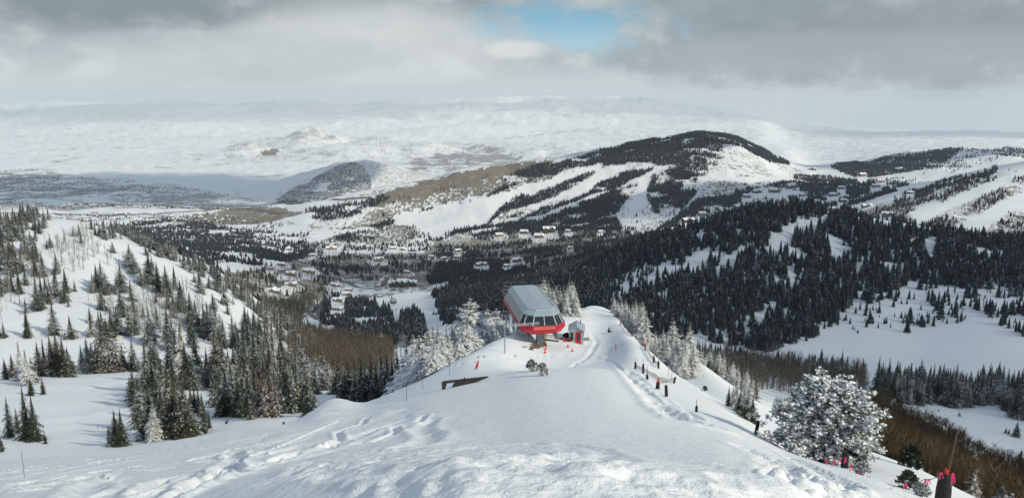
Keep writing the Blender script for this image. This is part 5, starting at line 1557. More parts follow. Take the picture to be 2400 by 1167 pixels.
def person(label, J, loc, rz, jacket, gear=None, group=None):
    p = thing('person', label, 'person', loc, rz, group)
    body = link('body', skin_body('body', J, BONES, [jacket, M_PANT, M_SKIN], None), p)
    zs = J['pelvis'][0]; hd = Vector(J['head0'][0])
    mi = []
    for f in body.data.polygons:
        c = f.center
        leg = min((c - Vector(J[k][0])).length for k in ('hiL', 'hiR', 'knL', 'knR', 'anL', 'anR', 'toL', 'toR')) < min((c - Vector(J[k][0])).length for k in ('spine', 'chest', 'shL', 'shR', 'elL', 'elR', 'wrL', 'wrR', 'neck'))
        face = (c - hd).length < .14 and c.y < hd.y + .02
        mi.append(2 if face else 1 if leg else 0)
    body.data.polygons.foreach_set('material_index', np.array(mi, np.int32))
    h = MB(); c = (Vector(J['head0'][0]) + Vector(J['head1'][0])) / 2 + Vector((0, .02, .05))
    rings = []
    for k in range(5):
        a = k / 4 * 1.45; rr = .125 * math.cos(a)
        rings.append([tuple(c + Vector((math.cos(q * .628) * rr, math.sin(q * .628) * rr * 1.12, -.02 + .135 * math.sin(a)))) for q in range(10)])
    h.loft(rings); h.build('helmet', M_HELM, p, True)
    gg = MB(); gg.box(tuple(c + Vector((0, -.12, -.05))), (.17, .05, .06)); gg.build('goggles', M_GLASS, p, bevel=.012)
    if gear:
        gear(p)
    return p


def snowboard(p):
    b_ = MB(); pts = []
    rings = []
    for k in range(9):
        u = -0.78 + 1.56 * k / 8; w_ = .13 + .03 * abs(u) - (.10 if abs(u) > .75 else 0); z_ = .02 + max(0, abs(u) - .55) * .35
        rings.append([(u, -.72 - w_, z_), (u, -.72 + w_, z_), (u, -.72 + w_, z_ + .02), (u, -.72 - w_, z_ + .02)])
    b_.loft(rings); b_.build('snowboard', M_BLACK, p)


def skis(p):
    for s in (-1, 1):
        b_ = MB(); rings = []
        for k in range(8):
            u = .8 - 1.75 * k / 7; z_ = .02 + max(0, -u - .7) * .5
            rings.append([(s * .13 - .045, u, z_), (s * .13 + .045, u, z_), (s * .13 + .045, u, z_ + .02), (s * .13 - .045, u, z_ + .02)])
        b_.loft(rings); b_.build('ski', M_REDST if s > 0 else M_DGREY, p)
        MB().tube([(s * .27, -.36, 1.03), (s * .42, .1, .02)], .012, n=5).build('ski_pole', M_DGREY, p)


person('snowboarder in black sitting on the groomed run with board downhill', SIT, on(1427, 779), 0.9, M_JKT, snowboard)
for k, (x, y, hh, rr, lb) in enumerate(((532.5, 992, .62, .11, 'taller dark tree stump on the slope lip by the dense firs'), (529, 993, .36, .13, 'lower dark stump touching the taller stump on the slope lip'), (664, 994, .22, .10, 'tiny dark stump alone on the snow past the dense stand'), (229, 1004, .45, .05, 'small dark twig sticking up alone in the open bowl'))):
    s_ = MB(); s_.tube([(0, 0, -.2), (.02, 0, hh * .6), (.05, .03, hh)], rr, n=8, r1=rr * .7); s_.tube([(0, 0, hh * .45), (rr * 1.8, .05, hh * .62)], rr * .35, n=5, r1=rr * .15)
    q = tag(s_.build('tree_stump', M_WOOD), lb, 'stump', 'dark stumps in the snow'); q.location = hit(x, y)
cl_ = carried.location
Rz = Matrix.Rotation(AX, 3, 'Z')
for k, (dx, lb) in enumerate(((-.66, 'rider in black on the chair, sitting farthest from the station'), (0.0, 'rider in black sitting in the middle of the carried chair'), (.66, 'rider in black on the chair, sitting nearest the station'))):
    person(lb, RIDE, cl_ + Rz @ Vector((dx, -.05, -2.58)), AX, M_JKT, None, 'riders on the lift chair')


def tower(label, base, hgt, rz, arm=2.6, M_GREY=M_GREY):
    t = thing('lift_tower', label, 'lift tower', base, rz, 'towers of the chairlift')
    MB().tube([(0, 0, -1), (0, 0, hgt)], .38, n=10, r1=.26).build('mast', M_GREY, t)
    MB().box((0, 0, hgt), (2 * arm + .6, .35, .4)).build('crossarm', M_GREY, t, bevel=.03)
    for s in (-1, 1):
        a = MB(); a.box((s * arm, 0, hgt - .35), (.25, 3.6, .22))
        for k in range(6): a.tube([(s * arm - .12, -1.5 + k * .6, hgt - .55), (s * arm + .12, -1.5 + k * .6, hgt - .55)], .2, n=8)
        a.build('sheave_train', M_DGREY, t)
    w_ = MB(); w_.box((0, 0, hgt + .75), (2 * arm, 1.0, .06))
    for s in (-1, 1):
        w_.tube([(s * arm, -.5, hgt + .75), (s * arm, -.5, hgt + 1.6)], .04, n=5); w_.tube([(s * arm, .5, hgt + .75), (s * arm, .5, hgt + 1.6)], .04, n=5)
    for y in (-.5, .5): w_.tube([(-arm, y, hgt + 1.6), (arm, y, hgt + 1.6)], .035, n=5)
    w_.build('catwalk', M_GREY, t)
    return t


TB = []
tp, th = spot(1204, 678, 171)
tower('grey lift tower rising right behind the lift station roof', tp, th, AX, 2.3, M_DGREY)
TB.append((tp, th))
for k, (x, y, hh, lb) in enumerate(((940, 838, 5.5, 'lift tower lowest on the valley lift line, nearest the brown aspens'), (936, 805, 6.5, 'lift tower on the line between the two dark conifer blocks'), (932, 772, 7.5, 'lift tower on the valley line just under the valley terminal'), (929, 745, 9, 'small lift tower closest to the valley terminal'))):
    b_ = hit(x, y, 300); tower(lb, b_, hh * 1.15, AX, 1.7); TB.append((b_, hh * 1.15))
# chairs seen down the valley line
for k, (x, y, D, lb) in enumerate(((943, 826, 520, 'far chair just above the brown aspens'), (936, 790, 760, 'far chair midway up the valley line'), (939, 812, 640, 'far chair between two towers on the valley line'), (931, 762, 900, 'far chair close to the valley terminal'), (934, 778, 830, 'far chair passing the dark conifer block'))):
    t_, e_ = ray(x, y); z_ = float(height(t_ * D, D)) + 9
    g_ = hit(x, y, 300)
    make_chair('empty ' + lb, Vector((g_.x, g_.y, g_.z + 8.5)), AX)
# haul ropes
for s, lb in ((-1, 'dark steel haul rope on the uphill side of the chairlift'), (1, 'dark steel haul rope on the downhill side of the chairlift')):
    off = Rz @ Vector((s * 2.6, 0, 0))
    pts = [SPT + Rz @ Vector((s * 2.2, 12, ZB + .2))]
    prev = pts[0]
    for b_, hh in TB:
        e_ = b_ + off + Vector((0, 0, hh - .2)); L = (e_ - prev).length
        n_ = 8
        for k in range(1, n_ + 1):
            f = k / n_; q = prev.lerp(e_, f); q.z -= L * .035 * 4 * f * (1 - f) * .5; pts.append(q)
        prev = e_
    cu = MB(); cu.tube(pts, .05, n=4); ro = cu.build('haul_rope', M_DGREY)
    tag(ro, lb, 'cable', 'haul ropes')
# valley terminal
vb = hit(922, 716, 300)
vt = thing('valley_terminal', 'small dark valley lift terminal at the foot of the chairlift line', 'lift station', vb, AX)
mb = MB(); mb.loft([ring(-4, 9, 4.2, 3.5, 1.6), ring(-4.5, 9, 4.8, 5.2, 1.6), ring(-3.6, 8.5, 3.6, 7.2, 1.5)]); mb.build('housing', M_DGREY, vt)
mb = MB(); mb.loft([ring(-3.4, 8.3, 3.4, 7.22, 1.4), ring(-2.5, 7.6, 2.4, 7.8, 1.2)]); mb.build('roof', M_ROOF, vt)
for y in (-1, 6): MB().tube([(0, y, -1), (0, y, 3.5)], .6, n=8).build('pier', M_GREY, vt)

# ------------------------------------------------------------------ operator hut
hp = hit(1351, 799)
hu = thing('operator_hut', 'small blue grey lift hut with gable roof and red door beside the station', 'hut', hp, -0.10)
HW, HD, HH = 1.12, 1.5, 2.15
w_ = MB(); w_.loft([[(-HW, -HD, -.6), (HW, -HD, -.6), (HW, HD, -.6), (-HW, HD, -.6)], [(-HW, -HD, HH), (HW, -HD, HH), (HW, HD, HH), (-HW, HD, HH)]])
w_.add([(-HW, -HD, HH + .003), (HW, -HD, HH + .003), (0, -HD, HH + .62)], [(0, 1, 2)]); w_.add([(-HW, HD, HH + .003), (HW, HD, HH + .003), (0, HD, HH + .62)], [(1, 0, 2)])
w_.build('wall', M_HUT, hu)
rr = MB()
for s in (-1, 1):
    rr.loft([[(s * (HW + .2), -HD - .25, HH - .10), (0.0, -HD - .25, HH + .66), (0.0, HD + .25, HH + .66), (s * (HW + .2), HD + .25, HH - .10)],
             [(s * (HW + .2), -HD - .25, HH - .02), (0.0, -HD - .25, HH + .75), (0.0, HD + .25, HH + .75), (s * (HW + .2), HD + .25, HH - .02)]])
rr.build('roof', M_ROOF, hu)
dr = MB(); dr.box((.30, -HD - .035, .98), (.86, .06, 2.0)); dro = dr.build('door', M_RED, hu, bevel=.01)
MB().box((.34, -HD - .075, 1.15), (.42, .03, 1.15)).build('door_window', M_GLASS, dro)
MB().box((-.06, -HD - .09, .95), (.05, .06, .16)).build('handle', M_DGREY, dro)
MB().box((-.70, -HD - .025, 1.25), (.46, .05, 1.25)).build('window', M_GLASS, hu)
for y in (-.65, .65): MB().box((-HW - .025, y, 1.35), (.05, 1.0, 1.0)).build('side_window', M_GLASS, hu)
MB().box((HW + .025, .2, 1.4), (.05, .9, .7)).build('side_window', M_GLASS, hu)
sc_ = MB(); sc_.tube([(.6, 1.0, HH + .3), (.6, 1.0, HH + 1.1)], .07, n=8); sc_.build('stove_pipe', M_DGREY, hu)
# gear round the hut
tl = tag(MB().loft([[(-.55, -.35, 0), (.55, -.35, 0), (.55, .35, 0), (-.55, .35, 0)], [(-.6, -.35, .35), (.5, -.4, .4), (.6, .3, .35), (-.5, .4, .42)], [(-.35, -.2, .7), (.3, -.2, .85), (.3, .2, .8), (-.3, .2, .7)]]).build('gear_pile', M_BLACK, None, bevel=.06), 'black covered pile of gear against the shaded wall of the hut', 'gear')
tl.location = hit(1327, 790) + Vector((0, 0, -.05)); tl.rotation_euler = (0, 0, .3)
b_ = MB(); b_.loft([[(-1.3, -.28, 0.02), (-.6, -.34, 0.0), (1.0, -.34, 0.0), (1.3, -.2, 0.02), (1.3, .2, 0.02), (1.0, .34, 0), (-.6, .34, 0), (-1.3, .28, 0.02)], [(-1.45, -.3, .28), (-.6, -.4, .2), (1.0, -.4, .2), (1.4, -.25, .24), (1.4, .25, .24), (1.0, .4, .2), (-.6, .4, .2), (-1.45, .3, .28)]])
sl = tag(b_.build('rescue_sled', M_TARP, None), 'dark red rescue sled lying on the snow in front of the hut', 'sled')
sl.location = hit(1322, 797); sl.rotation_euler = (0, .0, -.35)
pb = tag(MB().loft([[(-.5, -.4, -.1), (.5, -.4, -.1), (.5, .4, -.1), (-.5, .4, -.1)], [(-.5, -.4, .5), (.5, -.4, .5), (.5, .4, .3), (-.5, .4, .3)]]).build('equipment_box', plain('grey_box', (.20, .21, .22), .6, 0, .2, 2), None, bevel=.04), 'low grey equipment box on the sunny side of the hut', 'box')
pb.location = hit(1372, 797); pb.rotation_euler = (0, 0, .4)
# yellow-beige board beside the pier
bd = thing('barrier_board', 'pale beige padded board standing beside the station pier', 'board', hit(1278, 800), AX)
MB().box((0, 0, .6), (.5, .14, 1.2)).build('panel', plain('beige_pad', (.42, .38, .26), .8, 0, .15, 3), bd, bevel=.03)
for s in (-1, 1): MB().tube([(s * .2, .05, -.3), (s * .2, .05, .3)], .03, n=6).build('leg', M_GREY, bd)
# broken slabs of earth and planks by the pier
for k, (x, y, sx, sy, rz, lb) in enumerate(((1251, 815, .9, .35, .6, 'long flat brown clod lying by the station pier'), (1256, 811, .7, .4, -.4, 'short brown slab of frozen earth close to the station pier'), (1244, 819, .5, .3, .9, 'smallest dark clod of earth on the snow below the pier'))):
    s_ = MB(); s_.loft([[(-sx, -sy, -.1), (sx, -sy * .7, -.1), (sx * .9, sy, -.1), (-sx * .8, sy * .8, -.1)], [(-sx * .8, -sy * .7, .2), (sx * .9, -sy * .6, .12), (sx * .7, sy * .7, .26), (-sx * .6, sy * .6, .16)]])
    q = tag(s_.build('frozen_clod', plain('frozen_earth', (.12, .085, .06), .95, 0, .4, 2), None, bevel=.03), lb, 'debris', 'debris by the pier')
    q.location = hit(x, y); q.rotation_euler = (.1, .15, rz)


# ------------------------------------------------------------------ cones
def cone(label, loc):
    c = thing('traffic_cone', label, 'traffic cone', loc, random.random() * 3, 'cones marking the unloading area')
    a = MB(); rings = [[(math.cos(q * .524) * r_, math.sin(q * .524) * r_, z_) for q in range(12)] for r_, z_ in ((.15, .04), (.10, .24), (.055, .44), (.03, .52))]
    a.loft(rings); a.build('body', M_CONE, c, True)
    MB().box((0, 0, .02), (.40, .40, .05)).build('base', M_CONE, c, bevel=.012)
    return c


for x, y, lb in ((1278, 804, 'orange cone next to the beige board at the station pier'), (1278.5, 819, 'orange cone upper of the close pair below the pier'), (1277, 827, 'orange cone farthest down the slope below the pier'),
                 (1322, 801, 'orange cone at the dark red rescue sled'), (1331, 813.5, 'orange cone in the middle of the three in front of the hut'), (1341, 823.5, 'orange cone lowest of the three in front of the hut')):
    cone(lb, hit(x, y))


# ------------------------------------------------------------------ padded posts
def pad_post(label, loc, h, r, stick, lean=(0, 0), band=None, ribbons=0):
    p = thing('padded_post', label, 'padded post', loc, 0, 'black padded posts marking the slope edge')
    p.rotation_euler = (lean[0], lean[1], random.random() * 3)
    r *= .85; rings = []
    for z_, k in ((-.25, 1.0), (.06 * h, 1.03), (.5 * h, 1.0), (.93 * h, .93), (h, .78)):
        rings.append([(math.cos(q * .5236) * r * k, math.sin(q * .5236) * r * k, z_) for q in range(12)])
    MB().loft(rings).build('pad', M_BLACK, p, False, .01)
    if stick:
        MB().tube([(0, 0, h - .15), (.02 * stick, .01, h + stick)], .022, n=6, r1=.015).build('bamboo_pole', M_BAMBOO, p)
    if band:
        MB().loft([[(math.cos(q * .5236) * r * .8, math.sin(q * .5236) * r * .8, h - .02) for q in range(12)], [(math.cos(q * .5236) * r * .3, math.sin(q * .5236) * r * .3, h + band) for q in range(12)]]).build('red_cap', M_REDST, p)
    return p


pad_post('black padded post at the upper end of the short net, farthest up the line', hit(1489, 864), .68, .13, .45)
pad_post('tall black padded post second along the short net', hit(1507, 875), .92, .12, .5)
pad_post('short black padded post with a thin stick below the short net', hit(1516.5, 889), .42, .13, .75)
pad_post('squat black padded post with a red cap below the short net', hit(1541, 911), .55, .17, .4, (.05, .05), .28)
pad_post('bare black padded post without a stick, lowest beside the trampled path', hit(1562, 928), .80, .13, 0, (.0, -.08))
pad_post('black padded post at the lower end of the short net', hit(1579, 898), .62, .12, 0, (0, .25))
pad_post('lone small black padded post on the open slope toward the big snowy pine', hit(1632, 965), .38, .10, .42)
pad_post('black padded post leaning beside the frosted clump at the slope edge', hit(1771, 1019), .92, .12, .0, (0, -.12))
pad_post('black padded post under the big snowy pine with pink ribbons', hit(1979, 1096), .85, .22, .5)
# net posts along the upper fence
UP = [(1453, 762), (1463, 768), (1472, 780), (1481, 789), (1500, 803), (1512, 822), (1532, 850), (1543, 863)]
for k, (x, y) in enumerate(UP):
    big = k in (6, 7)
    pad_post(['thin dark fence post first at the ridge end', 'thin dark fence post second from the ridge end', 'thin dark fence post third from the ridge end', 'dark fence post where the upper net bends down', 'dark fence post midway along the upper net',
              'dark fence post by the red marker on the upper net', 'thick black padded post near the lower end of the upper net', 'thick black padded post ending the upper net'][k], hit(x, y), .85 if big else .75, .14 if big else .07, .35 if big else .5)


def net(label, pts, h, sag=.12):
    V, F, U = [], [], []
    P = [hit(*p) for p in pts]
    k = 0; L = 0
    for i in range(len(P) - 1):
        for q in range(6):
            f = q / 6; p = P[i].lerp(P[i + 1], f); p.z = float(height(p.x, p.y))
            V += [p + Vector((0, 0, .10)), p + Vector((0, 0, h - sag * math.sin(f * 3.14)))]; U.append(L + f * (P[i + 1] - P[i]).length)
        L += (P[i + 1] - P[i]).length
    V += [P[-1] + Vector((0, 0, .10)), P[-1] + Vector((0, 0, h))]; U.append(L)
    F = [(2 * i, 2 * i + 2, 2 * i + 3, 2 * i + 1) for i in range(len(U) - 1)]
    me = bpy.data.meshes.new('netting'); me.from_pydata([tuple(v) for v in V], [], F); me.materials.append(M_NET)
    uv = me.uv_layers.new(name='uv')
    for lp in me.loops:
        uv.data[lp.index].uv = (U[lp.vertex_index // 2] * 5, (lp.vertex_index % 2) * h * 5)
    t = thing('net_fence', label, 'fence', P[0])
    o_ = link('netting', me, t); o_.matrix_parent_inverse = Matrix.Translation(-P[0])
    c_ = MB(); c_.tube([V[2 * i + 1] for i in range(len(U))], .012, n=4); e_ = c_.build('top_cord', M_ROPE, t); e_.matrix_parent_inverse = Matrix.Translation(-P[0])
    return t


net('short grey net fence sagging between the black padded posts', [(1489, 864), (1510, 874), (1535, 889), (1555, 899), (1579, 898)], .55)
net('long dark net fence following the ridge edge in front of the frosted firs', UP, .72)
rm = thing('red_marker', 'red trail marker on the upper net beside the frosted stand', 'marker', hit(1511, 821))
MB().tube([(0, 0, -.2), (0, 0, .9)], .03, n=6).build('stake', M_BAMBOO, rm); MB().box((0, -.03, .72), (.26, .04, .34)).build('panel', M_REDST, rm, bevel=.01)
rm = thing('slow_marker', 'small faded red marker standing alone on the groomed run', 'marker', hit(1443, 822))
MB().tube([(0, 0, -.2), (0, 0, .95)], .035, n=6).build('stake', M_DGREY, rm); MB().box((0, -.03, .62), (.2, .05, .5)).build('panel', plain('faded_red', (.40, .14, .12), .7, 0, .2, 4), rm, bevel=.01)

# red stakes
for k, (x, y, lx, lb) in enumerate(((1109, 868, .35, 'red slope stake leaning most, nearest the timber frame'), (1113, 866, .28, 'red slope stake in the middle of the crossed trio'), (1118, 866, .1, 'red slope stake standing straightest of the trio'))):
    s_ = thing('slope_stake', lb, 'stake', hit(x, y), 0, 'red stakes on the slope')
    MB().tube([(0, 0, -.2), (lx, .05, .55)], .03, n=6, r1=.03).build('lower_pole', M_BAMBOO, s_)
    MB().tube([(lx * .6, .03, .25), (lx * 1.35, .08, .95)], .055, n=6).build('red_sleeve', M_REDST, s_)
# thin bamboo poles
for x, y, hh, lb in ((57, 1117, 1.05, 'thin dark stake standing alone in the smooth snow near the frame edge'), (1054, 880, 1.6, 'thin bamboo pole on the slope above the timber frame'), (991, 912, 1.3, 'thin bamboo pole on the slope edge near the dark wood'), (953, 938, 1.3, 'thin bamboo pole lowest on the slope edge near the dark wood'),
                     (1566, 882, .9, 'thin bamboo pole past the end of the upper net'), (1574, 888, .9, 'second thin bamboo pole past the end of the upper net')):
    s_ = tag(MB().tube([(0, 0, -.2), (.02, 0, hh)], .009 if x < 100 else .022, n=6, r1=.007 if x < 100 else .016).build('bamboo_pole', M_BAMBOO), lb, 'pole'); s_.location = hit(x, y)
for x, y, lb in ((1120, 839, 'dark ski tip stuck in the snow above the red stakes'), (1134, 838, 'second dark ski tip beside the first above the red stakes'), (1207, 836, 'small dark stub in the snow below the guard pole')):
    s_ = tag(MB().tube([(-.16, 0, -.1), (.05, 0, .16), (.22, 0, .26)], .06, n=6, r1=.04).build('ski_tip', M_BLACK), lb, 'ski tip', 'dark tips in the snow'); s_.location = hit(x, y)

# half buried timber frame
tp_ = hit(1086, 902); tb = thing('timber_frame', 'dark weathered timber snow frame half buried on the slope', 'timber frame', tp_, 0.0)
def lp(x, y, D=None):
    D = D or tp_.y
    t, e = ray(x, y); return Vector((float(t) * D, D, float(e) * D)) - tp_
def slabm(pts, th=.18):
    b_ = MB(); f0 = [lp(*p) for p in pts]; f1 = [p + Vector((0, th, 0)) for p in f0]
    return b_.loft([f0, f1])
slabm([(1034, 898), (1040, 894), (1145, 882.5), (1143, 885), (1066, 895.5), (1046, 898.5)]).build('top_beam', M_WOOD, tb)
slabm([(1035, 898.5), (1047, 899), (1044, 911), (1045, 920), (1041, 925), (1036, 913)], .22).build('post', M_WOOD, tb)
slabm([(1067, 896), (1142, 885.2), (1120, 894), (1090, 903), (1062, 913), (1058, 909), (1062, 900)], .12).build('board_panel', M_WOOD, tb)
slabm([(1086, 891), (1089, 891), (1090, 885), (1087, 885)], .1).build('peg', M_WOOD, tb)


# ------------------------------------------------------------------ shrubs and the big snowy pine
def tuft_mesh(centers, rad, n, mat, seed, up=.25, wid=.28):
    r_ = np.random.RandomState(seed); V, T = [], []
    for c in centers:
        for k in range(n):
            d_ = r_.normal(size=3); d_ /= np.linalg.norm(d_) + 1e-6; d_[2] = d_[2] * .7 + up
            e_ = np.cross(d_, r_.normal(size=3)); e_ /= np.linalg.norm(e_) + 1e-6
            R_ = rad * (.7 + .6 * r_.rand()); o_ = len(V)
            V += [tuple(c + d_ * R_ * .05), tuple(c + d_ * R_ * .75 + e_ * R_ * wid), tuple(c + d_ * R_ * 1.15), tuple(c + d_ * R_ * .75 - e_ * R_ * wid)]
            T += [(o_, o_ + 1, o_ + 2), (o_, o_ + 2, o_ + 3)]
    return mesh_from('crown', V, T, [mat])


ICO = None


def blobs_mesh(items, mat, seed):
    """settled snow: many small flattened lumps (centre, radius)"""
    bmx = bmesh.new(); bmesh.ops.create_icosphere(bmx, subdivisions=2, radius=1.0)
    v0 = np.array([v.co[:] for v in bmx.verts]); f0 = np.array([[v.index for v in f.verts] for f in bmx.faces]); bmx.free()
    r_ = np.random.RandomState(seed); VV, FF = [], []
    for i, (c, r) in enumerate(items):
        s_ = np.array((1.0 + .5 * r_.rand(), .8 + .5 * r_.rand(), .45 + .25 * r_.rand())) * r
        ph = r_.rand(3) * 9
        q = v0 * (1 + .22 * np.sin(v0[:, [1]] * 4 + ph[0]) + .18 * np.sin(v0[:, [0]] * 5 + ph[1]))
        a = r_.rand() * 6.28; ca, sa = math.cos(a), math.sin(a)
        q = q * s_; q = np.stack([q[:, 0] * ca - q[:, 1] * sa, q[:, 0] * sa + q[:, 1] * ca, q[:, 2] - .25 * r * np.hypot(q[:, 0], q[:, 1]) / r * .5], 1)
        VV.append(q + np.array(c)); FF.append(f0 + i * len(v0))
    return mesh_from('snow_load', np.concatenate(VV), np.concatenate(FF), [mat], None, True)


M_PINEN = snow_needles('pine_needles', (0.15, 0.155, 0.13), -0.25, 0.75, 9.0)


def shrub(name, label, loc, h, r, n, seed, mat, snow=.5, flat=1.0, group=None):
    p = thing(name, label, 'shrub', loc, 0, group)
    r_ = np.random.RandomState(seed); cs = []
    for k in range(n):
        f = r_.rand() ** .7; a = r_.rand() * 6.283; q = r * (1.05 - f) ** .6 * math.sqrt(r_.rand())
        cs.append(np.array((math.cos(a) * q, math.sin(a) * q, h * (.06 + .88 * f))))
    b_ = MB()
    for k in range(5):
        a = k * 1.256; b_.tube([(0, 0, -.2), (math.cos(a) * r * .3, math.sin(a) * r * .3, h * .4), (math.cos(a) * r * .5, math.sin(a) * r * .5, h * .7)], .035 * h, n=5, r1=.01 * h)
    b_.build('stem', M_BARK, p)
    link('foliage', tuft_mesh(cs, .17 * h * flat, 26, mat, seed), p)
    if snow:
        link('snow_load', blobs_mesh([(c + np.array((0, 0, .06 * h)), .05 * h + .05 * h * r_.rand()) for c in cs if r_.rand() < snow], M_SNOWC, seed), p)
    return p


shrub('snowy_shrub', 'wider snowy pine shrub poking from the smooth snow below the station', hit(1247, 870), .95, .62, 70, 3, M_PINEN, .35, 1.0, 'pine shrubs on the smooth slope')
shrub('snowy_shrub', 'rounder small snowy pine shrub next to the wider shrub', hit(1271, 880), .92, .48, 60, 4, M_PINEN, .3, 1.0, 'pine shrubs on the smooth slope')
M_SAGE = snow_needles('sage_needles', (0.085, 0.085, 0.060), 0.8, 1.3, 9.0)
q_, h_ = spot(2130, 1106, 30)
shrub('green_shrub', 'grey green pine shrub behind the slope edge by the big padded post', q_, h_, .55, 90, 5, M_SAGE, .05)
q_, h_ = spot(2160, 1135, 27)
shrub('green_shrub', 'lower snowy shrub between the grey green shrub and the big padded post', q_, max(h_, .5), .5, 70, 6, M_PINEN, .2)
q_, h_ = spot(2022, 1086, 33)
shrub('snowy_shrub', 'low snowy juniper at the foot of the big snowy pine', q_, max(h_, .6), .5, 60, 8, M_PINEN, .3)
q_, h_ = spot(2012, 1080, 36)
shrub('dark_shrub', 'dark young fir shrub behind the slope edge below the brown gully', spot(2135, 1070, 48)[0], 1.5, .75, 90, 9, M_DUST, .1)
q_, h_ = spot(1640, 915, 72)
shrub('twiggy_shrub', 'small twiggy shrub on the slope edge under the big frosted stand', hit(1652, 915), .55, .35, 26, 10, M_DUST, .2)

BP, BH = spot(1946, 868, 41.0)
big = thing('snowy_pine', 'large spreading pine with its whole crown loaded with fresh snow', 'tree', BP)
r_ = np.random.RandomState(21)
tk = MB()
tk.tube([(0, 0, -.5), (.1, 0, .7), (-.05, .05, 2.0), (.05, 0, 3.8)], .26, n=9, r1=.06)
CS = []
SCL = BH / 4.6
limbs = []
for k in range(46):
    f = (k + .5) / 46; a = k * 2.399 + r_.rand() * .5
    z0 = .45 + 3.3 * f
    wl = 2.45 * (math.sin(min(1.0, (1.12 - f) * 1.15) * 1.57)) ** .8 * (.72 + .38 * r_.rand())
    if math.cos(a) > .3: wl *= 1.06
    up = .15 + .75 * f
    p0 = np.array((0, 0, z0)); p1 = np.array((math.cos(a) * wl * .55, math.sin(a) * wl * .5, z0 + wl * .22 * up)); p2 = np.array((math.cos(a) * wl, math.sin(a) * wl * .9, z0 + wl * (.42 * up) - .10))
    limbs.append((p0, p1, p2))
    tk.tube([tuple(p0), tuple(p1), tuple(p2)], .065, n=5, r1=.015)
    nn = int(9 + wl * 12)
    for q in range(nn):
        u = .22 + .76 * (q + r_.rand()) / nn
        c = p0 * (1 - u) ** 2 + 2 * p1 * u * (1 - u) + p2 * u * u if u < 1 else p2 + (p2 - p1) * (u - 1)
        sp = .18 + .17 * u
        CS.append(c + r_.normal(size=3) * np.array((sp, sp, .16)))
CS = [c * SCL for c in CS if c[2] > .12]
big_tr = tk.build('trunk', M_BARK, big); 
for v in big_tr.data.vertices: v.co *= SCL
crn = link('crown', tuft_mesh(CS, .21 * SCL, 20, M_PINEN, 22, .15, .18), big)
sn_items = []
for c in CS:
    if r_.rand() < .97:
        sn_items.append((c + np.array((0, 0, .09 * SCL)) + r_.normal(size=3) * .05, (.055 + .06 * r_.rand() ** 1.4) * SCL))
    if r_.rand() < .7:
        sn_items.append((c + r_.normal(size=3) * np.array((.16, .16, .06)) * SCL, (.045 + .03 * r_.rand()) * SCL))
for k in range(26):
    c = CS[r_.randint(len(CS))]; sn_items.append((c + np.array((0, 0, .12)), (.13 + .08 * r_.rand()) * SCL))
link('snow_load', blobs_mesh(sn_items, M_SNOWC, 23), crn)

# ------------------------------------------------------------------ big padded post and the ribboned rope
gp_, gh_ = spot(2216, 1112, 19.0)
bpst = thing('padded_post', 'big black padded post in the corner with tall brown bamboo and pink ribbons', 'padded post', gp_, .3)
rr_ = .185
hh = gh_
MB().loft([[(math.cos(q * .449) * rr_ * k, math.sin(q * .449) * rr_ * k, z_) for q in range(14)] for z_, k in ((-.4, 1.0), (hh * .3, 1.04), (hh * .62, 1.0), (hh * .93, .84), (hh, .72))]).build('pad', M_BLACK, bpst, True)
tpx = at(2242, 1020, 19.0) - gp_
tv = Matrix.Rotation(-.3, 3, 'Z') @ tpx
MB().tube([(0.02, 0, hh - .2), tuple(Vector((.02, 0, hh)).lerp(tv, .5) + Vector((.02, 0, 0))), tuple(tv)], .034, n=7, r1=.022).build('bamboo_pole', M_BAMBOO, bpst)
MB().loft([[(math.cos(q * .785) * .05 + .03, math.sin(q * .785) * .05, z_) for q in range(8)] for z_ in (hh + .02, hh + .16)]).build('red_tape', M_REDST, bpst)


def ribbon(label, loc, L, w_=.035, seed=0, parent=None):
    r_ = random.Random(seed); o_ = thing('pink_ribbon', label, 'ribbon', loc, 0, 'pink ribbons tied to the boundary rope')
    for s in (-1, 1):
        V = []; n = 6
        for k in range(n + 1):
            f = k / n; x = s * (.012 + (.10 + .05 * (seed % 3)) * L * f); y = .02 * math.cos(f * 5 + seed)
            V.append([(x - w_, y, -L * f * (1 - .08 * s)), (x + w_, y - .02, -L * f * (1 - .08 * s)), (x + w_, y + .004 - .02, -L * f * (1 - .08 * s)), (x - w_, y + .004, -L * f * (1 - .08 * s))])
        MB().loft(V).build('tail', M_PINK, o_)
    return o_


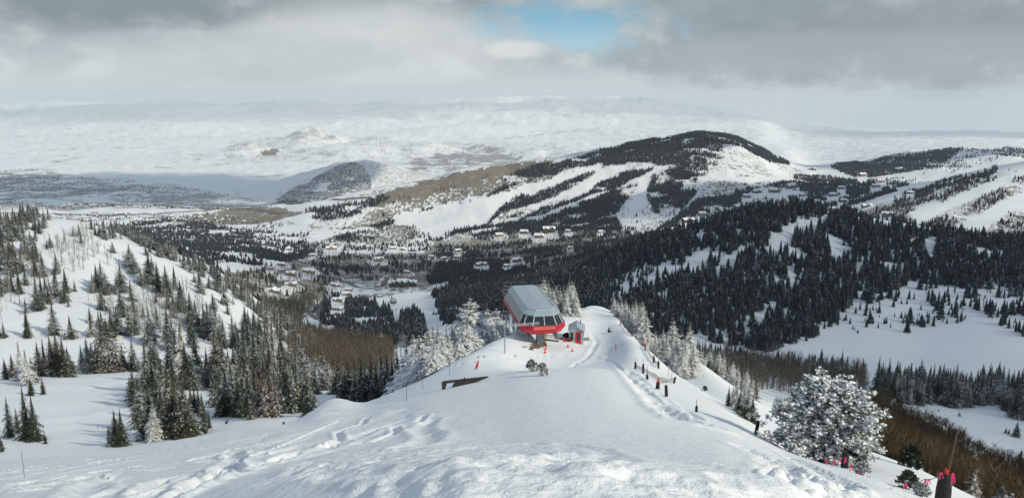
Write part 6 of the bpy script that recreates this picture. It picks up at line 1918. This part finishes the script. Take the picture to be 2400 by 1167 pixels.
rope_px = [(1860, 1050, 40), (1932, 1074, 34.5), (1954, 1078, 33), (1968, 1074, 33), (1979, 1070, 33), (1996, 1087, 31), (2012, 1106, 29), (2030, 1118, 27.5), (2072, 1133, 26), (2100, 1138, 25), (2123, 1128, 24), (2168, 1122, 22), (2207, 1108, 19.1)]
RP = [at(*p) for p in rope_px]
pts = []
for i in range(len(RP) - 1):
    for k in range(5):
        f = k / 5; q = RP[i].lerp(RP[i + 1], f); q.z -= .08 * math.sin(f * 3.14); pts.append(q)
pts.append(RP[-1])
tag(MB().tube(pts, .011, n=4).build('boundary_rope', M_ROPE), 'thin dark boundary rope running from the big pine to the big padded post', 'rope')
for k, (x, y, D, L, lb) in enumerate(((1937, 1076, 34, .30, 'pink ribbon first along the rope under the big snowy pine'), (1953, 1078, 33, .32, 'pink ribbon second along the rope under the big snowy pine'), (1969, 1074, 33, .30, 'pink ribbon just before the ribboned post under the pine'), (1982, 1070, 32.9, .36, 'pink ribbon tied at the top of the post under the pine'),
                             (1996, 1087, 31, .36, 'pink ribbon just past the post under the pine'), (2012, 1106, 29, .30, 'pink ribbon over the low snowy juniper'), (2029, 1119, 27.5, .12, 'tiny pink ribbon lying low near the juniper'), (2091, 1139, 25, .14, 'tiny pink ribbon low on the rope before the grey green shrub'),
                             (2123, 1130, 24, .28, 'pink ribbon hanging in front of the grey green shrub'), (2169, 1122, 22, .20, 'faint pink ribbon first past the grey green shrub'), (2178, 1120, 21.5, .22, 'faint pink ribbon second past the grey green shrub'),
                             (2207, 1106, 18.8, .22, 'pink ribbon on the near shoulder of the big padded post'), (2235, 1108, 18.8, .36, 'largest pink ribbon on the far shoulder of the big padded post'), (1793, 1030, 46, .2, 'tiny pink ribbon alone on the bright slope past the leaning post'))):
    ribbon(lb, at(x, y, D), L * .8, .017 if L > .25 else .012, k)
# ------------------------------------------------------------------ houses of the valley
M_WALLS = [plain('brown_timber_wall', (0.085, 0.06, 0.045), 0.85, 0, .3, .5), plain('grey_stone_wall', (0.15, 0.135, 0.12), 0.85, 0, .3, .5), plain('tan_wall', (0.24, 0.18, 0.12), 0.85, 0, .25, .5)]
M_RSNOW = plain('snow_on_roof', (0.80, 0.815, 0.84), 0.8, 0, .03, .3, .2)
M_WIN = plain('house_window', (0.02, 0.022, 0.028), 0.15, 0, .2, 1)


def gable(mb, x0, x1, y0, y1, h, rise, over=.8, along='x', th=.55):
    """snow covered gable roof over a wing"""
    xm, ym = (x0 + x1) / 2, (y0 + y1) / 2
    if along == 'x':
        sec = lambda x, dz: [(x, y0 - over, h - .3 + dz), (x, ym, h + rise + dz), (x, y1 + over, h - .3 + dz)]
        a, b_ = x0 - over, x1 + over
        lo, hi = sec, None
        r0 = sec(a, 0) + sec(a, th)[::-1]; r1 = sec(b_, 0) + sec(b_, th)[::-1]
    else:
        sec = lambda y, dz: [(x0 - over, y, h - .3 + dz), (xm, y, h + rise + dz), (x1 + over, y, h - .3 + dz)]
        r0 = sec(y0 - over, 0) + sec(y0 - over, th)[::-1]; r1 = sec(y1 + over, 0) + sec(y1 + over, th)[::-1]
    mb.loft([r0, r1])


def wallbox(mb, x0, x1, y0, y1, h, rise, along):
    xm, ym = (x0 + x1) / 2, (y0 + y1) / 2
    mb.loft([[(x0, y0, -3), (x1, y0, -3), (x1, y1, -3), (x0, y1, -3)], [(x0, y0, h), (x1, y0, h), (x1, y1, h), (x0, y1, h)]])
    if along == 'x':
        for x in (x0, x1): mb.add([(x, y0, h), (x, y1, h), (x, ym, h + rise)], [(0, 1, 2)])
    else:
        for y in (y0, y1): mb.add([(x0, y, h), (x1, y, h), (xm, y, h + rise)], [(0, 1, 2)])


PLANS = [
 ('gable roofed', [(-.5, .5, -.28, .28, .30, .18, 'x')]),
 ('two winged', [(-.5, .25, -.25, .25, .28, .17, 'x'), (.12, .5, -.42, .34, .24, .15, 'y')]),
 ('long low', [(-.5, .5, -.20, .20, .20, .12, 'x'), (-.15, .15, -.32, .25, .24, .13, 'y')]),
 ('three gabled', [(-.5, .5, -.22, .22, .30, .15, 'x'), (-.42, -.14, -.36, .20, .27, .14, 'y'), (.10, .38, -.34, .24, .33, .15, 'y')]),
]
HPLAN = []
for nm, wings in PLANS:
    wm, rm_, wn = MB(), MB(), MB()
    for k, (x0, x1, y0, y1, h, rise, al) in enumerate(wings):
        S_ = 20.0; q = [v * S_ for v in (x0, x1, y0, y1, h, rise)]
        dk = .03 * k
        wallbox(wm, q[0] + dk, q[1] - dk, q[2] + dk, q[3] - dk, q[4], q[5] - .15, al); gable(rm_, *q[:4], q[4] + dk, q[5], .8, al)
        nx = max(2, int((q[1] - q[0]) / 2.6))
        for fl_ in range(2 if q[4] > 5.5 else 1):
            for i in range(nx):
                xx = q[0] + (q[1] - q[0]) * (i + .5) / nx
                wn.box((xx, q[2] - .04, 1.6 + fl_ * 2.8), (1.3, .12, 1.4))
    ch = MB(); ch.box((wings[0][0] * 9, .8, (wings[0][4] + wings[0][5]) * 20 + .6), (1.1, 1.1, 2.6))
    def norm(b_, n, mt):
        me_ = b_.mesh(n, mt); bx_ = bmesh.new(); bx_.from_mesh(me_); bmesh.ops.recalc_face_normals(bx_, faces=bx_.faces[:]); bx_.to_mesh(me_); bx_.free(); return me_
    HPLAN.append((nm, [norm(wm, 'wall', [mw]) for mw in M_WALLS], norm(rm_, 'roof', [M_RSNOW]), norm(wn, 'windows', [M_WIN]), norm(ch, 'chimney', [M_WALLS[1]])))

rh = random.Random(5)
WNAME = ['brown timber', 'grey stone', 'tan']
for key, (where, anchor, (ax, ay), grp, lst) in HS.items():
    items = []
    for (x, y, wpx, pl) in lst:
        p = hit(x, y, 600)
        items.append((math.hypot(x - ax, y - ay), x, y, wpx, pl, p, rh.randint(0, 2)))
    items.sort(key=lambda q: q[0])
    cnt = {}
    for q in items: cnt[(q[4], q[6])] = cnt.get((q[4], q[6]), 0) + 1
    num = {}
    for (_, x, y, wpx, pl, p, wl) in items:
        num[(pl, wl)] = num.get((pl, wl), 0) + 1
        nm = HPLAN[pl][0]
        pre = 'only' if cnt[(pl, wl)] == 1 else ['nearest', 'second', 'third', 'fourth', 'fifth', 'sixth', 'seventh', 'eighth'][num[(pl, wl)] - 1]
        lab = f'{pre} {nm} {WNAME[wl]} house {where}' if pre == 'only' else f'{pre} {nm} {WNAME[wl]} house from {anchor}, {where}'
        lab = ' '.join(lab.split()[:16])
        h_ = thing('snow_roofed_house', lab, 'house', p + Vector((0, 0, .3)), rh.uniform(-.5, .5), grp)
        s_ = wpx * p.y / FPX / 20.0 * .78
        h_.scale = (s_, s_, s_ * 1.05)
        wo = link('wall', HPLAN[pl][1][wl], h_); ro = link('roof', HPLAN[pl][2], h_)
        link('chimney', HPLAN[pl][4], ro)

# the big lodge with its ring of wings
lp_ = hit(944, 672, 600)
lo = thing('mountain_lodge', 'largest snow roofed lodge with many gables above the valley ski run', 'lodge', lp_, .08)
S_ = lp_.y / FPX * 66
wm, rm_ = MB(), MB()
wn = MB()
for k, (x0, x1, y0, y1, h, r_h, al) in enumerate(((-.50, -.22, -.02, .12, 7, 4, 'x'), (-.30, -.12, -.12, .10, 9, 4, 'y'), (-.16, .16, -.10, .06, 10, 5, 'x'), (-.07, .07, -.20, .02, 9, 5, 'y'), (.12, .30, -.12, .10, 9, 4, 'y'), (.22, .50, -.02, .13, 7, 4, 'x'), (-.42, -.32, -.08, .16, 7.5, 3.5, 'y'), (.34, .43, -.07, .17, 7.5, 3.5, 'y'), (-.1, .12, .10, .26, 8, 4, 'x'))):
    q = [v * S_ for v in (x0, x1, y0, y1)]; dk = .05 * k
    wallbox(wm, q[0] + dk, q[1] - dk, q[2] + dk, q[3] - dk, h + dk, r_h - .2, al); gable(rm_, *q, h + dk, r_h, 1.1, al, .8)
    nx = max(2, int((q[1] - q[0]) / 3.4))
    if k in (0, 2, 3, 5):
        for i in range(min(nx, 6)):
            w1 = MB(); w1.box((q[0] + (q[1] - q[0]) * (i + .5) / min(nx, 6), q[2] - .06, 3.2), (2.2, .2, 4.4)); w1.build('window', M_WIN, lo)
wm.build('wall', M_WALLS[0], lo); lr_ = rm_.build('roof', M_RSNOW, lo)
for x in (-.25, .02, .2):
    c_ = MB(); c_.box((x * S_, .03 * S_, 15), (2, 2, 5)); c_.build('chimney', M_WALLS[1], lr_)

# ------------------------------------------------------------------ roads
M_ROAD = plain('ploughed_road', (0.13, 0.125, 0.12), 0.9, 0, .2, .05)


def road(name, label, px, width, dmin=500, lift=.35):
    P = []
    for i in range(len(px) - 1):
        for k in range(10):
            f = k / 10; P.append((px[i][0] * (1 - f) + px[i + 1][0] * f, px[i][1] * (1 - f) + px[i + 1][1] * f))
    P.append(px[-1])
    G = [hit(x, y, dmin) for x, y in P]
    # smooth in plan
    for _ in range(3):
        G = [G[0]] + [(G[i - 1] + G[i] * 2 + G[i + 1]) / 4 for i in range(1, len(G) - 1)] + [G[-1]]
    V, F = [], []
    for i, g in enumerate(G):
        d_ = (G[min(i + 1, len(G) - 1)] - G[max(i - 1, 0)]); d_.z = 0
        if d_.length < 1e-4: d_ = Vector((1, 0, 0))
        n_ = Vector((-d_.y, d_.x, 0)).normalized()
        for s in (-1, -.33, .33, 1):
            q = g + n_ * s * width / 2
            V.append((q.x, q.y, float(height(q.x, q.y)) + lift))
    for i in range(len(G) - 1):
        for j in range(3): F.append((4 * i + j, 4 * i + j + 1, 4 * i + 5 + j, 4 * i + 4 + j))
    me_ = bpy.data.meshes.new(name); me_.from_pydata(V, [], F); me_.materials.append(M_ROAD)
    tag(link(name, me_), label, None, None, 'structure')


road('road', 'grey ploughed road looping round the village houses', [(649, 674), (660, 661), (685, 657), (708, 666), (723, 676), (739, 683), (754, 681), (758, 674), (747, 662), (731, 661)], 9)
road('road', 'grey ploughed road sweeping down to the big lodge', [(744, 635), (777, 648), (811, 661), (839, 674), (872, 676), (896, 671), (901, 661), (908, 653)], 9)
road('road', 'winding grey road dropping between the valley trees', [(1016, 604), (1004, 617), (1011, 630), (1001, 638)], 9)
road('road', 'straight grey road through the aspen woods', [(890, 617), (870, 643), (857, 658)], 9)
road('road', 'short grey hairpin road by the dark conifers', [(759, 706), (744, 728), (754, 746), (748, 750), (729, 738), (722, 728)], 8)
road('highway', 'dark valley highway passing the foot of the pyramid hill', [(500, 487), (600, 482), (700, 473), (800, 468), (870, 463)], 26, 3000, 1.5)
road('highway', 'dark valley highway crossing the snowy flats', [(0, 500), (150, 503), (300, 505), (430, 497), (560, 490), (660, 500)], 22, 3000, 1.5)
road('highway', 'bent grey road in the brown fields of the flats', [(520, 537), (560, 545), (585, 560), (600, 570)], 12, 2400, 1)
road('highway', 'faint far highway across the distant snow', [(1180, 325), (1260, 318), (1330, 308), (1440, 300)], 14, 7000, 3)

# ------------------------------------------------------------------ the far town: nobody could count it
rt = np.random.RandomState(9)
V, F, MI = [], [], []
for poly, d0, d1, dens in (([(1040, 362), (1120, 342), (1180, 352), (1260, 388), (1120, 408), (960, 402), (950, 378)], 6000, 13000, 1 / 7000.), ([(-100, 420), (200, 425), (560, 470), (540, 500), (-100, 515)], 3700, 7000, 1 / 6000.),
                           ([(210, 500), (520, 500), (640, 530), (480, 560), (300, 545)], 2500, 4500, 1 / 4500.), ([(1700, 430), (2110, 430), (2110, 490), (1700, 500)], 1800, 3600, 1 / 9000.)):
    xs = [q[0] for q in poly]; t0 = (min(xs) - 1200) / FPX * 1.06 - .02; t1 = (max(xs) - 1200) / FPX * 1.06 + .02
    n = int((t1 - t0) * (d1 * d1 - d0 * d0) / 2 * dens)
    D = np.sqrt(rt.rand(n) * (d1 * d1 - d0 * d0) + d0 * d0); X = (t0 + (t1 - t0) * rt.rand(n)) * D; z = height(X, D); px, py = project(X, D, z)
    k = inpoly(px, py, poly) & visible(X, D, z + 8) & (fbm(X / 320., D / 320., 12, 3) > -.12)
    for x, y, zz in zip(X[k], D[k], z[k]):
        w_, d_, h_ = 8 + 7 * rt.rand(), 7 + 4 * rt.rand(), 2.5 + 2.5 * rt.rand(); a = rt.rand() * 3.14; c, s = math.cos(a), math.sin(a)
        o_ = len(V)
        for (u, v, q) in ((-1, -1, -2), (1, -1, -2), (1, 1, -2), (-1, 1, -2), (-1, -1, h_), (1, -1, h_), (1, 1, h_), (-1, 1, h_), (-1.1, 0, h_ + 3), (1.1, 0, h_ + 3)):
            V.append((x + (u * w_ * c - v * d_ * s) / 2, y + (u * w_ * s + v * d_ * c) / 2, zz + q))
        for f in ((0, 1, 5, 4), (1, 2, 6, 5), (2, 3, 7, 6), (3, 0, 4, 7), (4, 7, 8), (5, 9, 6)): F.append(tuple(o_ + i for i in f)); MI.append(0)
        for f in ((4, 5, 9, 8), (6, 7, 8, 9)): F.append(tuple(o_ + i for i in f)); MI.append(1)
me_ = bpy.data.meshes.new('distant_town'); me_.from_pydata(V, [], F)
for mm in (M_WALLS[0], M_RSNOW): me_.materials.append(mm)
me_.polygons.foreach_set('material_index', np.array(MI, np.int32))
tag(link('distant_town', me_), 'far off town of tiny dark houses with snowy roofs on the valley floor', None, None, 'stuff')
print('TOWN', len(V) // 10)

# ------------------------------------------------------------------ clouds out of view, placed toward the sun to shade the ground below
m = bpy.data.materials.new('cloud'); m.use_nodes = True; nt = m.node_tree; nt.nodes.clear()
o = N(nt, 'ShaderNodeOutputMaterial'); dif = N(nt, 'ShaderNodeBsdfDiffuse'); dif.inputs['Color'].default_value = (.9, .9, .9, 1)
tra = N(nt, 'ShaderNodeBsdfTransparent'); mx = N(nt, 'ShaderNodeMixShader')
tcx = N(nt, 'ShaderNodeTexCoord'); sx = N(nt, 'ShaderNodeSeparateXYZ'); nt.links.new(tcx.outputs['Object'], sx.inputs[0])
r2 = math_n(nt, 'SQRT', math_n(nt, 'ADD', math_n(nt, 'MULTIPLY', sx.outputs[0], sx.outputs[0]), math_n(nt, 'MULTIPLY', sx.outputs[1], sx.outputs[1])))
gp2 = N(nt, 'ShaderNodeNewGeometry')
nn = noise_n(nt, gp2.outputs['Position'], 0.0045, 5, .6)
r2 = math_n(nt, 'ADD', r2, math_n(nt, 'MULTIPLY', math_n(nt, 'SUBTRACT', nn, .5), 1.1))
op = math_n(nt, 'SUBTRACT', 1.0, sstep(nt, .55, 1.0, r2))
nt.links.new(math_n(nt, 'MULTIPLY', op, .92), mx.inputs[0]); nt.links.new(tra.outputs[0], mx.inputs[1]); nt.links.new(dif.outputs[0], mx.inputs[2]); nt.links.new(mx.outputs[0], o.inputs['Surface'])
M_CLOUD = m
M_THIN = m.copy(); M_VEIL = m.copy(); M_VEIL.name = 'veil_cloud'; M_THIN.name = 'thin_cloud'
for mm, q in ((M_THIN, .48), (M_VEIL, .30)):
    for n_ in mm.node_tree.nodes:
        if n_.type == 'MATH' and n_.operation == 'MULTIPLY' and abs(n_.inputs[1].default_value - .92) < 1e-4: n_.inputs[1].default_value = q


def cloud(label, ground, rx, ry, rot=0.0, zc=950.0, seed=0, thin=False):
    """a flat based cloud whose shade falls on the ground point given (x, y, z)"""
    k = (zc - ground[2]) / dv.z
    c = Vector(ground) + dv * k
    bx_ = bmesh.new(); bmesh.ops.create_icosphere(bx_, subdivisions=4, radius=1.0)
    P = np.array([v.co[:] for v in bx_.verts])
    n_ = fbm(P[:, 0] * 2.2 + seed, P[:, 1] * 2.2 + P[:, 2], seed, 4)
    for v, q in zip(bx_.verts, n_):
        v.co *= 1.0 + .22 * float(q)
        v.co.z = v.co.z * .5 if v.co.z < 0 else v.co.z * (1 + .3 * float(q))
    me_ = bpy.data.meshes.new('cloud'); bx_.to_mesh(me_); bx_.free(); me_.materials.append({0: M_CLOUD, 1: M_THIN, 2: M_VEIL}[int(thin)])
    me_.polygons.foreach_set('use_smooth', np.ones(len(me_.polygons), bool))
    o_ = link('cloud', me_); o_.location = c; o_.scale = (rx, ry, 130); o_.rotation_euler = (0, 0, rot)
    tag(o_, label, 'cloud', 'clouds over the valley')
    return c


for a in (('grey cloud high above the forested slope', (330, 640, -160), 560, 400, .2, 950, 1, True),
          ('grey cloud high above the shaded gully', (330, 270, -130), 330, 150, .1, 950, 2, True),
          ('broad grey cloud high above the village valley', (60, 1650, -330), 760, 560, .0, 950, 3, True),
          ('long grey cloud high above the lower middle ridge', (680, 2720, -380), 560, 270, .25, 950, 4),
          ('grey cloud high above the valley head', (1250, 2500, -300), 620, 520, .3, 950, 5),
          ('grey cloud high above the pyramid hill', (-1290, 5450, -560), 400, 700, .0, 1300, 6),
          ('wide grey cloud high above the flats', (-2900, 5500, -660), 1900, 1500, .0, 1300, 7),
          ('grey cloud high above the crest of the middle ridge', (620, 3650, -220), 480, 260, .1, 1000, 8),
          ('vast thin cloud veil out of view, added to dim the far flats', (-7500, 21000, -400), 9500, 7500, .05, 3600, 10, 2),  # this veil and the next are unseen, added to darken the far land
          ('vast thin cloud veil out of view, added to dim the distant mountains', (6500, 20500, -400), 9000, 7500, -.1, 3600, 11, 2),
          ('vast grey cloud bank high above the far hazy hills', (9500, 13500, -550), 5200, 4200, .1, 3200, 12, True),
          ('grey cloud high above the far forested ridge', (2050, 4100, -320), 700, 500, .1, 1000, 9)):
    c = cloud(*a); print('cloud', a[0], project(np.array(c.x), np.array(c.y), np.array(c.z - 80)))
